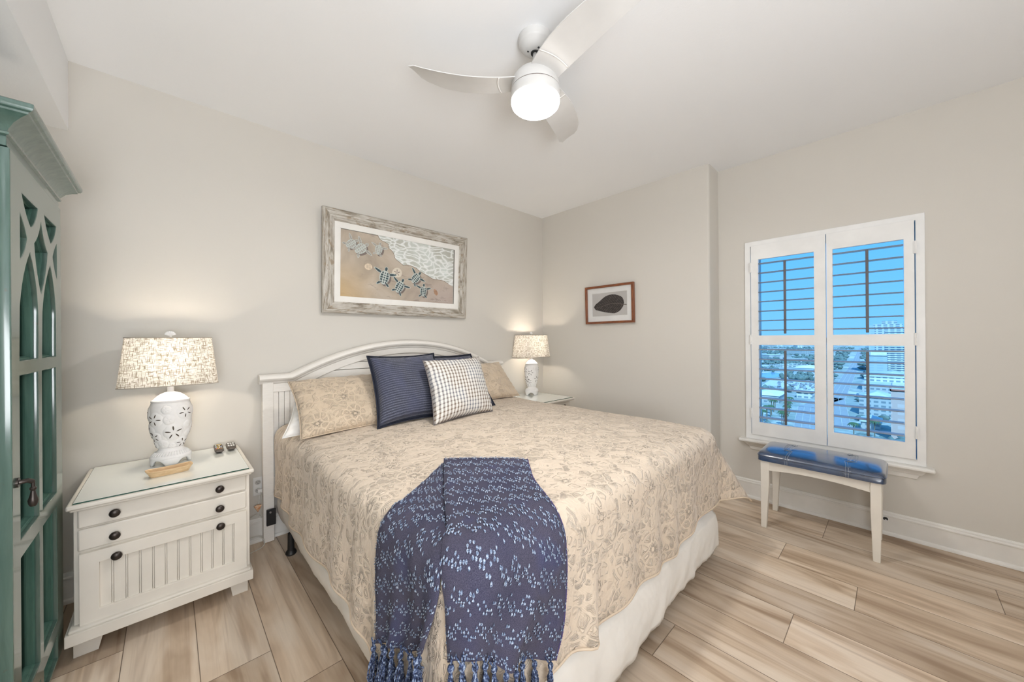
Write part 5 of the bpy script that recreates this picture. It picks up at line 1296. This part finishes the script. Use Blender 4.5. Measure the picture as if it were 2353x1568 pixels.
road('wide highway running away towards the horizon in the right panel', [(330, 27), (470, 40), (700, 47), (1100, 60), (2600, 120)], 14)
road('curving street at the lower right of the left shutter panel', [(270, 36), (330, 44), (400, 52), (480, 40)], 13)
wt = shape('pond', MB().prism([(690 + 58 * cos(a) * (1 + .15 * sin(3 * a)), 138 + 17 * sin(a)) for a in [2 * pi * k / 30 for k in range(30)]], lambda x, y: (x, y, GZ + .05), lambda x, y: (x, y, GZ + .4)), simple('pond_water', (.22, .42, .62), .12)); tag(wt, 'blue pond among trees at the left of the view', 'pond')
lot = shape('parking_lot', MB().prism([(500, 62), (610, 68), (620, 122), (505, 112)], lambda x, y: (x, y, GZ), lambda x, y: (x, y, GZ + .2)), simple('lot_concrete', (.58, .59, .58), .9)); tag(lot, 'pale parking lot full of cars in front of the pond', 'parking lot')
cars = MB()
for k in range(90):
    x, y = rd.uniform(506, 606), rd.uniform(66, 108); cars.box(x - 2.2, x + 2.2, y - .9, y + .9, GZ + .4, GZ + 1.7)
co = shape('parked_cars', cars, simple('car_paint_mix', (.30, .32, .34), .3, .9, .15), bevel=.2); tag(co, 'tiny cars standing on the pale parking lot', 'cars'); co['kind'] = 'stuff'
# tree cover
TREE = simple('hazed_tree_foliage', (.15, .205, .185), .95, .35, .4); tv = MB()  # green paled and greyed to carry distance haze in the colour
def blob(mb, x, y, r, h):
    n = 6; base = len(mb.v)
    for j, (rr, zz) in enumerate(((.55, .1), (1, .45), (.75, .8), (.2, 1.0))):
        for i in range(n):
            a = 2 * pi * i / n + j * .5; q = rr * r * rd.uniform(.8, 1.2); mb.v.append((x + q * cos(a), y + q * sin(a), GZ + h * zz))
    for j in range(3):
        for i in range(n): mb.f.append((base + j * n + i, base + j * n + (i + 1) % n, base + (j + 1) * n + (i + 1) % n, base + (j + 1) * n + i))
    mb.f.append(tuple(base + 3 * n + i for i in range(n)))
for k in range(5200):
    x = 240 + 2300 * rd.random() ** 1.9; y = rd.uniform(-.04 * x - 5, .24 * x + 6)
    if abs(y - (34 + (x - 420) * .045)) < 14: continue
    if 495 < x < 625 and 58 < y < 125: continue
    if 630 < x < 750 and 118 < y < 158: continue
    if x < 480 and abs(y - (40 + (x - 300) * .10)) < 11: continue
    if not clear_of(x, y, 8): continue
    if 285 < x < 385 and 44 < y < 80: continue
    if rd.random() > .5 + .5 * noise.noise(Vector((x * .012, y * .03, 2))): continue
    blob(tv, x, y, rd.uniform(2.2, 5.5) * (1 if x < 900 else 1.5), rd.uniform(4, 8))
to = shape('tree_cover', tv, TREE, smooth=True); tag(to, 'dark green trees scattered all over the town below', 'trees'); to['kind'] = 'stuff'
PALM = simple('palm_green', (.07, .13, .06), .9, .2, 1); TRK = simple('palm_trunk', (.22, .18, .13), .9)
def palm(x, y, h, label, group=None):
    t = thing('palm_tree', label, 'palm tree', (x, y, GZ), group)
    shape('trunk', MB().tube([(x, y, GZ), (x + .2, y + .1, GZ + h * .6), (x, y, GZ + h)], .28, 6), TRK, t)
    mb = MB()
    for k in range(13):
        a = 2 * pi * k / 13; ca, sa = cos(a), sin(a); P = []
        for j in range(6):
            q = j / 5; r = 3.0 * q; z = h + 1.0 * sin(q * pi * .8) - 2.0 * q * q; w_ = .55 * sin(pi * (q * .9 + .08)); P += [(x + r * ca - w_ * sa, y + r * sa + w_ * ca, GZ + z), (x + r * ca, y + r * sa, GZ + z + .25), (x + r * ca + w_ * sa, y + r * sa - w_ * ca, GZ + z)]
        k0 = len(mb.v); mb.v += P
        for j in range(5):
            for e_ in (0, 1): b_ = k0 + 3 * j + e_; mb.f.append((b_, b_ + 1, b_ + 4, b_ + 3))
    shape('fronds', mb, PALM, t)
palm(296, 17, 9, 'nearest palm tree at the foot of the right shutter panel, left one'); palm(306, 8.5, 10, 'palm tree at the foot of the right shutter panel, right one')
for k in range(14): palm(296 + (k // 2) * 12 + rd.uniform(-2, 2), 52 + (k % 2) * 10 + (k // 2) * 1.2 + rd.uniform(-.5, .5), rd.uniform(8, 12), 'palm tree in the row along the curving street', 'street palms in the left panel')
